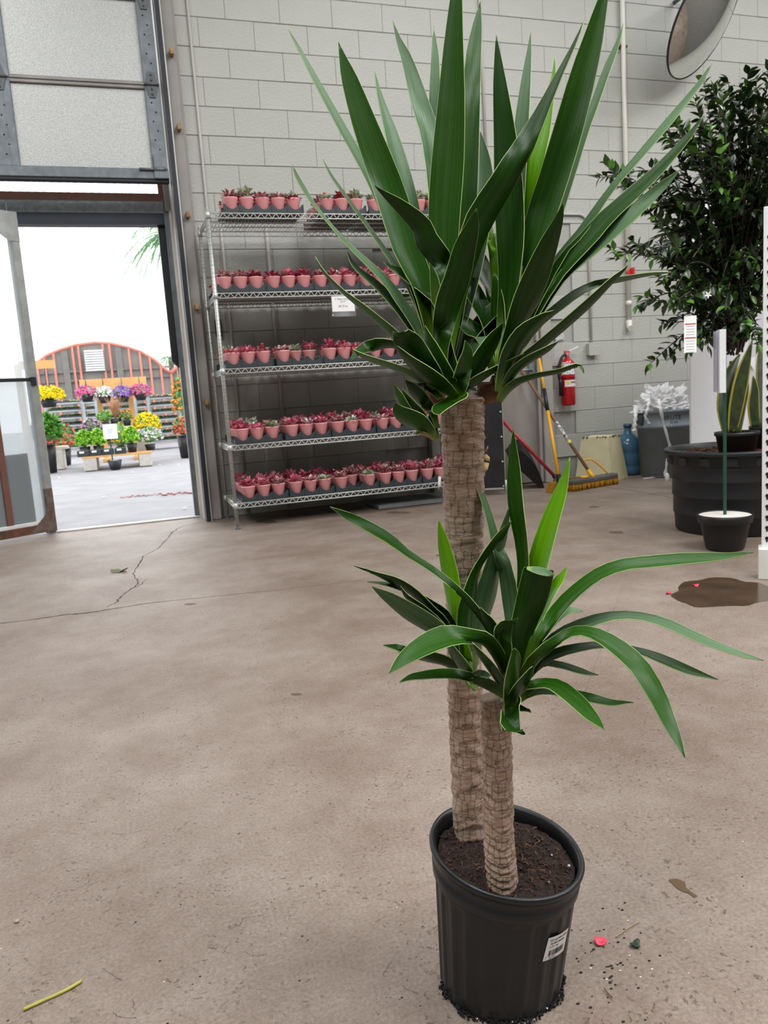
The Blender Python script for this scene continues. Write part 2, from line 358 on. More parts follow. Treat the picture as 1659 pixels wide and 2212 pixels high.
for r in range(int(CEIL / CH)):
    z = CH * (r + .5); off = (r % 2) * CW / 2; x = .60
    first = True
    while x < XR - .05:
        wd = CW / 2 if (first and r % 2) else CW
        first = False; cx = x + wd / 2; x += wd
        if z < DOORZ and cx + wd / 2 > DOORX0 + .02 and cx - wd / 2 < DOORX1 - .02:
            if cx - wd / 2 < DOORX0 < cx: 
                nw = DOORX0 - (cx - wd / 2)
            elif cx < DOORX1 < cx + wd / 2: nw = -(cx + wd / 2 - DOORX1)
            else: continue
            if abs(nw) < .05: continue
            c2 = DOORX0 - nw / 2 if nw > 0 else DOORX1 - nw / 2
            o = block_mesh(abs(nw), CH).build('block', M_WALL, wall); o.location = (c2, YW - .006 + rnd(-.0012, .0012), z); continue
        u, vv, dd = PROJ((cx, YW, z))
        if -60 < u < IW + 60 and -60 < vv < IH and nblk < 300:
            o = obj('block', BM_half if wd < .3 else BM_full, wall); o.location = (cx, YW - .006 + rnd(-.0012, .0012), z); nblk += 1
        else:
            t = block_mesh(wd, CH); rest.add([(a + cx, b + YW - .006, c + z) for a, b, c in t.v], t.f)
rest.build('block_rows', M_WALL, wall, kind='stuff')
# service door frame + flush door
tr = thing('door_2', (3.0, YW, 0), kind='structure')
fr = MB()
fr.box((DOORX1 - .055, YW - .03, DOORZ / 2 - .02), (.105, .13, DOORZ - .04), ch=.006)
fr.box((DOORX0 + .055, YW - .03, DOORZ / 2 - .02), (.105, .13, DOORZ - .04), ch=.006)
fr.box(((DOORX0 + DOORX1) / 2, YW - .03, DOORZ - .055), (DOORX1 - DOORX0 - .22, .128, .105), ch=.006)
fr.build('door_frame', M_GREYP, tr)
MB().box(((DOORX0 + DOORX1) / 2, YW + .0, 1.06), (DOORX1 - DOORX0 - .24, .045, 2.10), ch=.004).build('door_panel', mat('door_grey', '97928b', .45, var=.05), tr)
hd = MB(); hd.box((3.40, YW - .035, 1.0), (.06, .025, .12)); hd.cyl((3.40, YW - .06, 1.0), (3.28, YW - .06, 1.0), .011); hd.cyl((3.40, YW - .03, 1.0), (3.40, YW - .07, 1.0), .012)
hd.build('handle', M_GALV, tr)
# stop moulding strips on the frame
MB().box((DOORX1 - .128, YW - .045, 1.05), (.028, .05, 2.08)).build('door_stop', M_GREYP, tr)
# swing traffic-door leaf with riveted black kick plate
A = Vector((2.525, 5.795, 0)); B = Vector((2.875, 5.62, 0)); U = (B - A).normalized(); Nn = Vector((U.y, -U.x, 0)); LW = (B - A).length
sd = thing('traffic_door', A, 'grey swing door leaf with riveted black kick plate behind wire shelves', 'door')
rm = Matrix((U, Nn, Vector((0, 0, 1)))).transposed()
cD = (A + B) / 2
MB().box(cD + Vector((0, 0, 1.08)), (LW, .035, 2.05), rot=rm, ch=.004).build('door_leaf', M_GREYP, sd)
kp = MB().box(cD + Nn * .021 + Vector((0, 0, .465)), (LW - .012, .006, .82), rot=rm).build('kick_plate', mat('kick_black', '1e1e20', .5, var=.4, scale=9), sd)
for t in (.0, .5, 1.0):
    for z in ((.07, .86) if .1 < t < .9 else (.07, .27, .47, .67, .86)):
        MB().ball(A + U * (.02 + t * (LW - .04)) + Nn * .024 + Vector((0, 0, z)), .009, 8).build('rivet', M_CHROME, kp)
MB().box(cD + Nn * .026 + Vector((0, 0, .052)), (LW - .03, .008, .012), rot=rm).build('bottom_strip', M_CHROME, sd)
MB().cyl(B + Nn * .03 + Vector((0, 0, .02)), B + Nn * .03 + Vector((0, 0, .12)), .009).build('drop_bolt', M_CHROME, sd)
# ---- rest of the room
MB().box(((XL + XR) / 2, YF - .1, CEIL / 2), (XR - XL, .2, CEIL)).build('wall_front', M_ROOMW, kind='structure')
MB().box((XR + .1, (YF + YW) / 2, CEIL / 2), (.2, YW - YF + .4, CEIL)).build('wall_right', M_ROOMW, kind='structure')
MB().box((XL - .1, (YF + YW) / 2, CEIL / 2), (.2, YW - YF + .6, CEIL)).build('wall_left', M_ROOMW, kind='structure')
cb = MB(); cb.box(((XL + XR) / 2, (YF + YW) / 2 + .1, CEIL + .1), (XR - XL + .4, YW - YF + .8, .2))
cb.build('ceiling', M_CEIL, kind='structure')
MB().box(((XL + .60) / 2, YW + .11, (4.5 + CEIL) / 2), (.60 - XL, .2, CEIL - 4.5)).build('wall_header', M_ROOMW, kind='structure')
# ---- infill and frames round the outside doorway
YO = 6.30
d1 = thing('door_1', (0, YO, 0), kind='structure')
M_JAMB = mat('jamb_grey', '8f8b86', .5, var=.1, scale=5)
MB().box((.555, 6.133, CEIL / 2), (.13, .274, CEIL), ch=.006).build('jamb_post', M_JAMB, d1)
MB().box((.632, YW - .012, CEIL / 2), (.018, .05, CEIL)).build('jamb_trim', M_GREYP, d1)
MB().box((.485, 6.265, 1.22), (.018, .02, 2.44)).build('lit_jamb_edge', mat('pale_strip', 'd8d2c6', .5), d1)  # cream jamb edge; the daylight it catches is put into the pale colour
MB().box((.462, 6.32, 1.22), (.045, .06, 2.44)).build('side_jamb', M_GALVD, d1)
es = MB(); es.prism([(0, 0), (.05, -.06), (.07, 0), (.07, 1.06), (0, 1.06)], (.388, 6.335, 1.24), (1, 0, 0), (0, 0, 1), (0, 1, 0), .05); es.build('edge_seal', M_DARK, d1)
MB().box((-.10, 6.33, 2.38), (1.09, .07, .085)).build('header_tube', M_GALV, d1)
MB().box((-.10, 6.345, 2.297), (1.09, .10, .085)).build('header_seal', mat('header_dark', '333842', .5, .3), d1)
MB().box((-1.9, 6.33, 2.38), (2.5, .07, .085)).build('header_tube', M_GALV, d1)
bf = MB(); bf.box((-1.36, 6.33, 2.453), (3.62, .06, .058)); bf.build('transom_sill', M_BROWN, d1)
MB().box((.436, 6.33, 2.87), (.04, .06, .78)).build('transom_jamb', M_BROWN, d1)
MB().box((.475, 6.30, 3.4), (.045, .12, 2.1)).build('jamb_filler', M_JAMB, d1)
MB().box((-1.36, 6.33, 3.24), (3.62, .06, .05)).build('transom_head', M_BROWN, d1)
MB().box((-1.4, 6.335, 2.85), (3.6, .006, .80)).build('pane', M_GLASS, d1)
MB().box((-.635, 6.33, 1.17), (.07, .08, 2.34)).build('hinge_jamb', M_GALVD, d1)
M_POLY = polymat('polycarbonate', 'e8eeee', .55, 260)
MB().box((-2.42, 6.335, 1.17), (3.48, .012, 2.32)).build('infill_pane', M_POLY, d1)
for x in (-1.5, -2.4, -3.3): MB().box((x, 6.33, 1.17), (.05, .06, 2.34)).build('infill_post', M_GALVD, d1)
MB().box((-2.4, 6.33, 4.0), (3.5, .05, 1.4)).build('infill_top', M_ROOMW, d1)
MB().box((-.06, 6.28, .004), (1.06, .09, .012)).build('threshold', mat('threshold_concrete', 'b3aca6', .7), d1)
# ---- open door leaf with ribbed glazing
H0 = Vector((-.588, 6.16, 0)); UL = (Vector((-.938, 5.94, 0)) - Vector((-.584, 6.155, 0))).normalized(); NL = Vector((-UL.y, UL.x, 0))
if NL.y > 0: NL = -NL
dl = thing('glazed_door', H0, 'open door leaf with galvanised frame, ribbed clear glazing and rusty bottom rail', 'door')
rl = Matrix((UL, NL, Vector((0, 0, 1)))).transposed()
LWD, LZ0, LZ1 = 1.02, .035, 2.30
def lf(u, z, n=0): return H0 + UL * u + NL * n + Vector((0, 0, z))
def lbar(name, u0, u1, z0, z1, n0, n1, m, parent=None, ch=.003):
    return MB().box(lf((u0 + u1) / 2, (z0 + z1) / 2, (n0 + n1) / 2), (u1 - u0, n1 - n0, z1 - z0), rot=rl, ch=ch).build(name, m, parent or dl)
M_FRAME = mat('leaf_frame_galv', '9a9d9a', .45, .35, var=.15, scale=14)
lbar('edge_stile', 0, .055, .35, LZ1, -.02, .03, M_FRAME)
M_STL = mat('stile_worn', '6f6862', .6, .2, var=.2, scale=22, col2='5b3c2a')
lbar('edge_stile_lower', 0, .055, LZ0, .35, -.02, .03, M_STL)
lbar('far_stile', LWD - .055, LWD, LZ0, LZ1, -.02, .03, M_FRAME)
lbar('top_rail', .055, LWD - .055, LZ1 - .055, LZ1, -.02, .03, M_FRAME)
lbar('bottom_rail', .055, LWD - .055, LZ0, LZ0 + .06, -.02, .03, M_RUST)
lbar('lower_trim', .055, LWD - .055, LZ0 + .06, LZ0 + .085, .0, .028, mat('trim_white', 'd2d2d0', .5))
lbar('mid_rail', .055, LWD - .055, 1.13, 1.155, .004, .03, M_DARK)
lbar('mullion', .30, .345, LZ0 + .06, LZ1 - .055, -.02, .012, M_BROWN)
lbar('latch', .02, .06, 1.10, 1.16, .03, .05, M_DARK)
lbar('glazing_upper', .055, LWD - .055, 1.155, LZ1 - .055, -.012, -.004, polymat('glazing_clear', 'f2f6f6', .72, 200), ch=0)
lbar('glazing_lower', .055, LWD - .055, LZ0 + .085, 1.13, -.012, -.004, polymat('glazing_lower', 'c8d0d4', .6, 200), ch=0)
lbar('kick_panel', .13, LWD - .055, LZ0 + .085, .62, -.02, -.013, mat('kick_grey', '2b2e31', .5), ch=0)
for (pts, m, nm) in (([(.055, 0), (.21, 0), (.055, .15)], M_STL, 'gusset'), ([(.0, LZ1 - LZ0), (.20, LZ1 - LZ0), (.20, LZ1 - LZ0 - .11), (.075, LZ1 - LZ0 - .20), (0, LZ1 - LZ0 - .20)], M_FRAME, 'gusset')):
    MB().prism(pts, lf(0, LZ0, .03), UL, (0, 0, 1), NL, .004).build(nm, m, dl)
# ---- overhead sectional door (raised)
YD = 5.985
od = thing('sectional_door', (-1.3, YD, 2.5), 'raised overhead sectional door of galvanised panels with steel stiles and hinges', 'garage door')
M_FOIL = mat('stucco_galvanised', 'b0b2b0', .45, .5, var=.22, scale=120, bump=.15, bscale=110)
ZS = [2.555, 3.125, 3.70, 4.28, 4.5]
XS = [.475, -.555, -1.58, -2.61, -3.64]
for i in range(4):
    for j in range(4):
        MB().box(((XS[j] + XS[j + 1]) / 2, YD + .018, (ZS[i] + ZS[i + 1]) / 2), (XS[j] - XS[j + 1] - .01, .02, ZS[i + 1] - ZS[i] - .02)).build('panel', M_FOIL, od)
    if i: 
        MB().box((-1.58, YD + .0, ZS[i]), (4.1, .02, .05), ch=.004).build('section_rail', mat('rail_zinc', '8c8782', .5, .3, var=.15), od)
        MB().box((-1.58, YD - .011, ZS[i]), (4.1, .004, .006)).build('section_joint', M_DARK, od)
for j, x in enumerate(XS):
    wv = .10 if j == 0 else .125
    xx = x - .05 if j == 0 else x
    for i in range(4):
        st = MB().box((xx, YD - .012, (ZS[i] + ZS[i + 1]) / 2), (wv, .012, ZS[i + 1] - ZS[i] - .008), ch=.002).build('stile', M_GALVD, od)
        if j: MB().box((xx + .012, YD - .0195, (ZS[i] + ZS[i + 1]) / 2), (.006, .004, ZS[i + 1] - ZS[i] - .02)).build('stile_seam', M_GALVD, st)
        for k in range(8): MB().ball((xx - .012 + .024 * (k % 2), YD - .019, ZS[i] + .08 + k * .062), .006, 6).build('rivet', M_DARK, st)
        if i:
            h = MB(); h.prism([(-.042, -.01), (-.02, -.085), (.02, -.085), (.042, -.01), (.042, .01), (.02, .085), (-.02, .085), (-.042, .01)], (xx, YD - .026, ZS[i]), (1, 0, 0), (0, 0, 1), (0, 1, 0), .006)
            h.cyl((xx - .05, YD - .03, ZS[i]), (xx + .05, YD - .03, ZS[i]), .008, n=8)
            for z in (-.065, -.03, .03, .065): h.ball((xx, YD - .028, ZS[i] + z), .008, 6)
            h.build('hinge', mat('hinge_zinc', '5e6163', .5, .5), od)
MB().box((-1.58, YD - .012, 2.528), (4.12, .03, .07), ch=.004).build('bottom_rail', M_GALVD, od)
MB().box((-1.58, YD + .005, 2.482), (4.12, .05, .026), ch=.006).build('bottom_seal', M_DARK, od)
bb = MB(); bb.box((.43, YD - .03, 2.60), (.09, .008, .12)); bb.cyl((.28, YD - .04, 2.555), (.47, YD - .04, 2.555), .009, n=8); bb.cyl((.38, YD - .04, 2.555), (.46, YD - .04, 2.555), .016, n=8); bb.box((.43, YD - .03, 2.52), (.10, .03, .05)); bb.build('bottom_bracket', M_GALVD, od)
# track
tk = thing('door_track', (.5, 5.97, 0), 'dark galvanised vertical door track beside the painted jamb', 'track')
t = MB(); t.box((.500, 5.962, 2.3), (.006, .055, 4.6)); t.box((.515, 5.937, 2.3), (.03, .006, 4.6)); t.box((.515, 5.987, 2.3), (.03, .006, 4.6)); t.build('track_channel', M_DARK, tk)
MB().box((.535, 5.955, 2.3), (.008, .02, 4.6)).build('track_lip', M_CHROME, tk)
for z in (.9, 1.6, 2.25, 2.85, 3.35, 3.9):
    b = MB(); b.box((.585, 5.968, z), (.028, .06, .040), ch=.003); b.cyl((.585, 5.935, z), (.585, 5.95, z), .008, n=8); b.build('bracket', mat('brass_bracket', 'b89a68', .5, .2, var=.25, col2='8a6a44'), tk)
# ================================================================== WIRE SHELVING
SX0, SX1, SY0, SY1 = .66, 2.489, 5.416, 5.975
SZ = [2.135, 1.615, 1.11, .585, .178]
ORD = ['top', 'second', 'third', 'fourth', 'bottom']
su = thing('wire_shelving', ((SX0 + SX1) / 2, (SY0 + SY1) / 2, 0), 'tall chrome wire shelving unit with five shelves of pink pots', 'shelving')
M_POST = mat('shelf_post', 'b9bab4', .4, .6, var=.15, scale=40)
for x in (SX0, SX1):
    for y in (SY0, SY1):
        p = MB(); p.cyl((x, y, .03), (x, y, 2.165), .0135, n=14)
        p.tube([(x, y, 2.165), (x, y, 2.172)], [.0135, .008], 14)
        po = p.build('post', M_POST, su)
        g = MB()
        for k in range(1, 83): g.cyl((x, y, .03 + k * .0256), (x, y, .03 + k * .0256 + .0022), .0139, n=10, caps=False)
        g.build('grooves', M_GALVD, po, kind='stuff')
        f = MB(); f.cyl((x, y, 0), (x, y, .012), .018, n=12); f.cyl((x, y, .012), (x, y, .03), .008, n=8); f.build('foot', M_GALVD, po)
for si, z in enumerate(SZ):
    s = MB(); r = .0045; dz = .032
    def truss(a, b, n, s=s, z=z):
        a = Vector(a); b = Vector(b)
        s.tube([a, b], r, 6); s.tube([a - Vector((0, 0, dz)), b - Vector((0, 0, dz))], r, 6)
        pts = []
        for k in range(2 * n + 1): pts.append(a.lerp(b, k / (2 * n)) - Vector((0, 0, dz * (k % 2))))
        s.tube(pts, .0036, 5)
    truss((SX0, SY0, z), (SX1, SY0, z), 36); truss((SX0, SY1, z), (SX1, SY1, z), 36)
    truss((SX0, SY0, z), (SX0, SY1, z), 12); truss((SX1, SY0, z), (SX1, SY1, z), 12)
    so = s.build('shelf', M_CHROME, su)
    d = MB()
    n = 78
    for k in range(1, n): 
        x = SX0 + (SX1 - SX0) * k / n; d.tube([(x, SY0, z + .003), (x, SY1, z + .003)], .0022, 4, caps=False)
    for y in (SY0 + .14, SY0 + .28, SY0 + .42):
        a = Vector((SX0, y, z - .001)); b = Vector((SX1, y, z - .001)); d.tube([a, b], .003, 5); d.tube([a - Vector((0, 0, .026)), b - Vector((0, 0, .026))], .003, 5)
        d.tube([a.lerp(b, k / 80) - Vector((0, 0, .026 * (k % 2))) for k in range(81)], .002, 4)
    d.build('deck_wires', M_CHROME, so, kind='stuff')
    for x in (SX0, SX1):
        for y in (SY0, SY1):
            MB().tube([(x, y, z - .034), (x, y, z + .006)], [.019, .016], 12).build('collar', M_CHROME, so)
# price sign in a clear sleeve hanging off the second shelf
P = AY(742, 657, 5.395); ps = thing('price_sign', P, 'printed white price card in a clear sleeve hung on the wire shelving', 'sign')
ps.location.z = 1.585
ZC = P.z
MB().box((P.x, 5.396, ZC - .012), (.178, .002, .145)).build('sleeve', polymat('sleeve_clear', 'd0d4d6', .7, 5), ps)
cdn_ = MB().box((P.x - .002, 5.3935, ZC + .002), (.165, .0015, .105)).build('card', M_PAPER, ps)
tx = MB()
put_text(tx, '3" PINK POLKA', .018, (P.x - .004, 5.3922, ZC + .034), (1, 0, 0), (0, 0, 1))
put_text(tx, 'DOT', .018, (P.x - .004, 5.3922, ZC + .016), (1, 0, 0), (0, 0, 1))
put_text(tx, '$3.29 ea', .019, (P.x - .004, 5.3922, ZC - .014), (1, 0, 0), (0, 0, 1))
tx.build('lettering', M_INK, cdn_)
for dx, dz in ((.06, .066), (-.085, -.075)): MB().ball((P.x + dx, 5.392, ZC + dz), .005, 8).build('clip', M_WHITE, ps)
# ---- trays
PT = .108
def tray_mesh(nx, ny):
    t = MB(); wx, wy = nx * PT, ny * PT
    t.box((wx / 2, wy / 2, .006), (wx, wy, .008))
    def scal(o, U, n, N):          # scooped wall
        poly = [(0, 0), (n * PT, 0)]
        for k in range(n - 1, -1, -1):
            for a, h in ((1.0, .052), (.93, .052), (.80, .036), (.66, .024), (.5, .020), (.34, .024), (.20, .036), (.07, .052), (0, .052)):
                if a == 0 and k > 0: continue
                poly.append(((k + a) * PT, h))
        vs = [Vector(o) + Vector(U) * a + Vector((0, 0, h)) for a, h in poly]
        m = len(poly); vs += [v + Vector(N) * .003 for v in vs]
        # strips instead of one concave ngon
        cols = {}
        for (a, h) in poly[2:]: cols[round(a, 5)] = h
        ks = sorted(cols); V = []; Fc = []
        for a in ks: V += [Vector(o) + Vector(U) * a, Vector(o) + Vector(U) * a + Vector((0, 0, cols[a])), Vector(o) + Vector(U) * a + Vector((0, 0, cols[a])) + Vector(N) * .004, Vector(o) + Vector(U) * a + Vector(N) * .004]
        for i in range(len(ks) - 1):
            b = 4 * i; Fc += [(b, b + 4, b + 5, b + 1), (b + 1, b + 5, b + 6, b + 2), (b + 2, b + 6, b + 7, b + 3)]
        t.add(V, Fc)
        for k in range(n + 1): t.box(Vector(o) + Vector(U) * (k * PT) + Vector((0, 0, .026)), (.007, .007, .052))
    for j in range(ny + 1): scal((0, j * PT - .002, .004), (1, 0, 0), nx, (0, 1, 0))
    for i in range(nx + 1): scal((i * PT - .002, 0, .004), (0, 1, 0), ny, (1, 0, 0))
    return t.mesh('tray', M_TRAY)
M_TRAY = mat('tray_black', '30373b', .5, var=.1)
TR35 = tray_mesh(3, 5); TR53 = tray_mesh(5, 3)
# ---- pink pots
pot_me = MB().lathe([(.001, .004), (.031, .004), (.033, .007), (.050, .088), (.0515, .090), (.0515, .096), (.0485, .097), (.047, .086), (.001, .082)], n=20).mesh('pot', M_PINK)
soil_me = MB().lathe([(.001, .087), (.045, .085)], n=12).mesh('soil', mat('potting_soil', '2a1d16', .9, var=.4, scale=60))
def spot_mat(name, c1, c2, sc=110, lo=.38, hi=.48):
    m = mat(name, c1, .5, col2=c2, scale=sc); r = [n for n in m.node_tree.nodes if n.type == 'VALTORGB'][0]
    r.color_ramp.elements[0].position = lo; r.color_ramp.elements[1].position = hi
    nn = [n for n in m.node_tree.nodes if n.type == 'TEX_NOISE'][0]; nn.inputs['Detail'].default_value = 2; return m
S_PINK = spot_mat('polka_pink', 'f2a3b2', '8a4450'); S_ROSE = spot_mat('polka_rose', 'e0668a', '7a2440'); S_DARK = spot_mat('polka_burgundy', 'b04a5a', '44202a'); S_WHITE = spot_mat('polka_white', 'dfe6d0', '6b7a5c'); S_GREEN = spot_mat('polka_green', 'a9b08a', '3d4a33'); S_DUST = spot_mat('polka_dusty', 'e0b4b4', '6d4c48')
def leafquad(mb, base, d, up, ln, wd, mi):
    d = d.normalized(); sd_ = d.cross(up)
    if sd_.length < 1e-3: sd_ = Vector((1, 0, 0))
    sd_.normalize(); n = sd_.cross(d)
    P0 = base; P1 = base + d * ln * .45 + n * ln * .10; P2 = base + d * ln - n * ln * .08
    mb.add([P0, P1 + sd_ * wd / 2 + n * wd * .12, P1, P1 - sd_ * wd / 2 + n * wd * .12, P2], [(0, 2, 1), (0, 3, 2), (1, 2, 4), (2, 3, 4)], mi, True)
def foliage(seed, ms, n=80, spread=.075, ht=.05):
    rg = random.Random(seed); f = MB()
    for k in range(n):
        a = rg.uniform(0, 6.283); el = rg.uniform(.34, 1.3); rr = rg.uniform(.3, 1)
        base = Vector((math.cos(a) * .032 * rr, math.sin(a) * .032 * rr, .088 + ht * rg.random() * .7 * math.sin(el)))
        d = Vector((math.cos(a) * math.cos(el), math.sin(a) * math.cos(el), math.sin(el) * .7 + .1))
        mi = 0 if rg.random() < .7 else (1 if len(ms) > 1 else 0)
        leafquad(f, base, d, Vector((0, 0, 1)) + Vector((rg.uniform(-.4, .4), rg.uniform(-.4, .4), 0)), rg.uniform(.026, .044), rg.uniform(.017, .027), mi)
    return f.mesh('foliage', ms)
FK = {'pale pink speckled': [foliage(k, [S_PINK, S_ROSE]) for k in (1, 2, 3)], 'dusty rose speckled': [foliage(k, [S_DUST, S_DARK]) for k in (4, 5, 6)],
      'deep magenta': [foliage(k, [S_ROSE, S_DARK], 40) for k in (7, 8)], 'dark burgundy': [foliage(k, [S_DARK, S_ROSE]) for k in (9, 10)], 'white-green speckled': [foliage(k, [S_WHITE, S_GREEN]) for k in (11, 12, 13)]}
tagm = MB(); tagm.box((0, 0, .125), (.014, .001, .026)); tagm.box((0, 0, .10), (.004, .001, .03)); tag_me = tagm.mesh('plant_tag', M_WHITE)
bloom = MB(); bloom.ball((0, 0, .140), .011, 8); bloom.tube([(0, 0, .09), (0, 0, .135)], .0012, 4); bloom_me = bloom.mesh('red_pick', mat('red_pick', 'c21f2f', .4))
NPOT = [0] * 5
ONUM = ['zeroth', 'first', 'second', 'third', 'fourth', 'fifth', 'sixth', 'seventh', 'eighth', 'ninth', 'tenth', 'eleventh', 'twelfth', 'thirteenth', 'fourteenth', 'fifteenth', 'sixteenth', 'seventeenth']
def pink_pot(x, y, z, si, col, row, kind=None):
    q = random.random()
    if kind is None:
        if si == 0: kind = random.choice(['dusty rose speckled', 'dark burgundy', 'white-green speckled', 'pale pink speckled'])
        elif si == 1: kind = random.choice(['dusty rose speckled', 'dusty rose speckled', 'pale pink speckled', 'dark burgundy'])
        else: kind = random.choice(['pale pink speckled', 'deep magenta', 'dusty rose speckled', 'pale pink speckled', 'white-green speckled', 'dusty rose speckled', 'pale pink speckled'])
    tagp = random.random() < (.3 if si in (1, 3) else .15); pick = random.random() < (.28 if si == 1 else .2)
    lab = 'pink pot, %s foliage, %s from the door jamb, %s row, %s wire shelf' % (kind, ONUM[col], ('front', 'second', 'third', 'fourth', 'back')[row], ORD[si])
    t = thing('potted_polka_dot_plant', (x, y, z), lab, 'potted plant', 'pink potted plants on the %s shelf' % ORD[si])
    rz = rnd(0, 6.28); t.rotation_euler = (0, 0, rz)
    obj('pot', pot_me, t, True); obj('soil', soil_me, t, True)
    fo = obj('foliage', random.choice(FK[kind]), t, True); fo.scale = (1.1, 1.1, rnd(.85, 1.2))
    if tagp:
        g = obj('plant_tag', tag_me, t, True); g.location = (rnd(-.02, .02), rnd(-.02, .02), 0); g.rotation_euler = (0, rnd(-.2, .2), -rz + rnd(-.4, .4))
    if pick:
        g = obj('red_pick', bloom_me, t, True); g.location = (rnd(-.02, .02), rnd(-.02, .02), rnd(-.005, .012))
    return t
TRN = [0] * 5; CLN = [0] * 5
def tray(x, y, z, si, nx=3, ny=5, rows=(0, 1), skip=(), left=False):
    TRN[si] += 1; c0 = CLN[si]; CLN[si] += nx
    tr_ = obj('plant_tray', TR35 if nx == 3 else TR53, label='black plastic pot tray, %s from the door jamb, on the %s wire shelf' % (ONUM[TRN[si]], ORD[si]), cat='tray', group='trays on the %s shelf' % ORD[si])
    tr_.location = (x, y, z)
    for j in range(ny):
        for i in range(nx):
            if (i, j) in skip: continue
            if j in rows or (left and i == 0):
                pink_pot(x + (i + .5) * PT, y + (j + .5) * PT, z + .010, si, c0 + i + 1, j)
DK = .0056
tray(.775, 5.428, SZ[0] + DK, 0, 5, 3, (0, 1), left=True)
tray(1.445, 5.428, SZ[0] + DK, 0, 3, 5, (0, 1), left=True)
tray(1.80, 5.440, SZ[0] + DK, 0, 3, 5, (0,), skip=((1, 0), (2, 0)))
tray(2.14, 5.428, SZ[0] + DK, 0, 3, 5, (0, 1))
xs = [.683 + .337 * k for k in range(5)]
for k, x in enumerate(xs):
    tray(x, 5.428, SZ[1] + DK, 1, rows=(0, 1), left=(k == 0))
xs3 = [.690, 1.045, 1.385, 1.728, 2.07]
for k, x in enumerate(xs3): tray(x, 5.428, SZ[2] + DK, 2, rows=(0, 1), left=(k == 0), skip=(((1, 0), (2, 0)) if k == 1 else ()))
xs4 = [.705, 1.062, 1.405, 1.748, 2.09]
for k, x in enumerate(xs4): tray(x, 5.428, SZ[3] + DK, 3, rows=(0, 1, 2), left=(k == 0))
xs5 = [.715, 1.058, 1.40, 1.742, 2.084]
for k, x in enumerate(xs5): tray(x, 5.428, SZ[4] + DK, 4, rows=(0, 1, 2), left=(k == 0), skip=(((1, 0),) if k == 2 else ()))
bxp = AY(472, 709, YW - .03)
MB().box((bxp.x, YW - .03, bxp.z), (.045, .05, .13), ch=.006).build('wall_box', M_BLACK, label='small black box fixed on the wall behind the shelf post', cat='box')
# grey folded panel lying on the floor under the shelving
MB().box((2.12, 5.74, .02), (.74, .40, .032), ch=.004).build('floor_panel', mat('panel_grey', '7f8284', .5), label='flat grey panel lying on the floor under the wire shelving', cat='panel')
# ---- wall conduits behind shelving
def conduit(pts, r, name, label, cat='pipe', m=None, Y=YW):
    return MB().tube([(p.x, Y - r - .006, p.z) for p in pts], r, 8).build(name, m or MATS['conduit_paint'], label=label, cat=cat)
mat('conduit_paint', 'b5b2ad', .5, var=.03)
conduit([Vector((.742, 0, 4.6)), Vector((.742, 0, .02))], .011, 'wall_conduit', 'thin painted conduit running down the wall beside the door jamb')
conduit([Vector((AY(483, 560, YW).x, 0, 2.19)), Vector((AY(483, 560, YW).x, 0, .02))], .011, 'wall_conduit', 'short grey conduit on the wall behind the left trays')
conduit([Vector((AY(580, 560, YW).x, 0, 2.19)), Vector((AY(580, 560, YW).x, 0, .02))], .013, 'wall_conduit', 'grey conduit on the wall behind the middle of the wire shelving')
# ================================================================== WALL ITEMS
xx = AY(1040, 150, YW).x
conduit([Vector((xx, 0, 4.9)), Vector((xx, 0, 2.45))], .012, 'wall_conduit', 'pale conduit running down the wall behind the tall yucca leaves')
# bent conduit + junction box
jb = AY(1275, 755, YW); jx = jb.x
bx = thing('junction_box', (jx, YW, jb.z), 'small square painted junction box on the block wall with conduit above', 'electrical box')
MB().box((jx, YW - .035, jb.z), (.10, .055, .105), ch=.004).build('box_body', M_WALL, bx)
MB().box((jx, YW - .064, jb.z), (.108, .004, .112), ch=.001).build('cover_plate', M_WALL, bx)
top = AY(1266, 462, YW).z; px0 = AY(1215, 462, YW).x - .35
pts = [Vector((jx, 0, jb.z + .05)), Vector((jx - .004, 0, top - .10))]
for k in range(1, 6):
    a = k / 5 * math.pi / 2; pts.append(Vector((jx - .004 - .09 * (1 - math.cos(a)), 0, top - .10 + .09 * math.sin(a))))
pts.append(Vector((px0, 0, top - .01)))
MB().tube([(p.x, YW - .02, p.z) for p in pts], .011, 8).build('conduit', MATS['conduit_paint'], bx)
# pvc pipe
M_PVC = mat('pvc_white', 'd9d6cc', .4, var=.04)
pv = thing('drain_pipe', (AY(1352, 715, YW).x, YW, 1.28), 'white plastic pipe down the block wall ending in an elbow', 'pipe')
pxx = AY(1352, 600, YW).x; zb = AY(1354, 700, YW).z
MB().tube([(pxx - .012, YW - .035, 5.0), (pxx, YW - .035, zb + .02)], .021, 12).build('pipe_run', M_PVC, pv)
MB().tube([(pxx, YW - .035, zb + .03), (pxx, YW - .035, zb - .01), (pxx - .004, YW - .045, zb - .03), (pxx - .012, YW - .075, zb - .045)], [.027, .027, .028, .028], 12).build('elbow', M_PVC, pv)
MB().cyl((pxx, YW - .035, zb + .16), (pxx, YW - .035, zb + .20), .026).build('coupling', M_PVC, pv)
zv = AY(1356, 590, YW).z
v = MB(); v.box((pxx + .018, YW - .075, zv), (.02, .05, .07), ch=.004); v.cyl((pxx, YW - .06, zv), (pxx, YW - .03, zv), .024); v.build('valve_handle', mat('valve_red', 'c4372f', .4), pv)
zs = AY(1340, 103, YW).z
MB().box((pxx - .008, YW - .02, zs), (.085, .035, .018)).build('strap', M_RUST, pv)
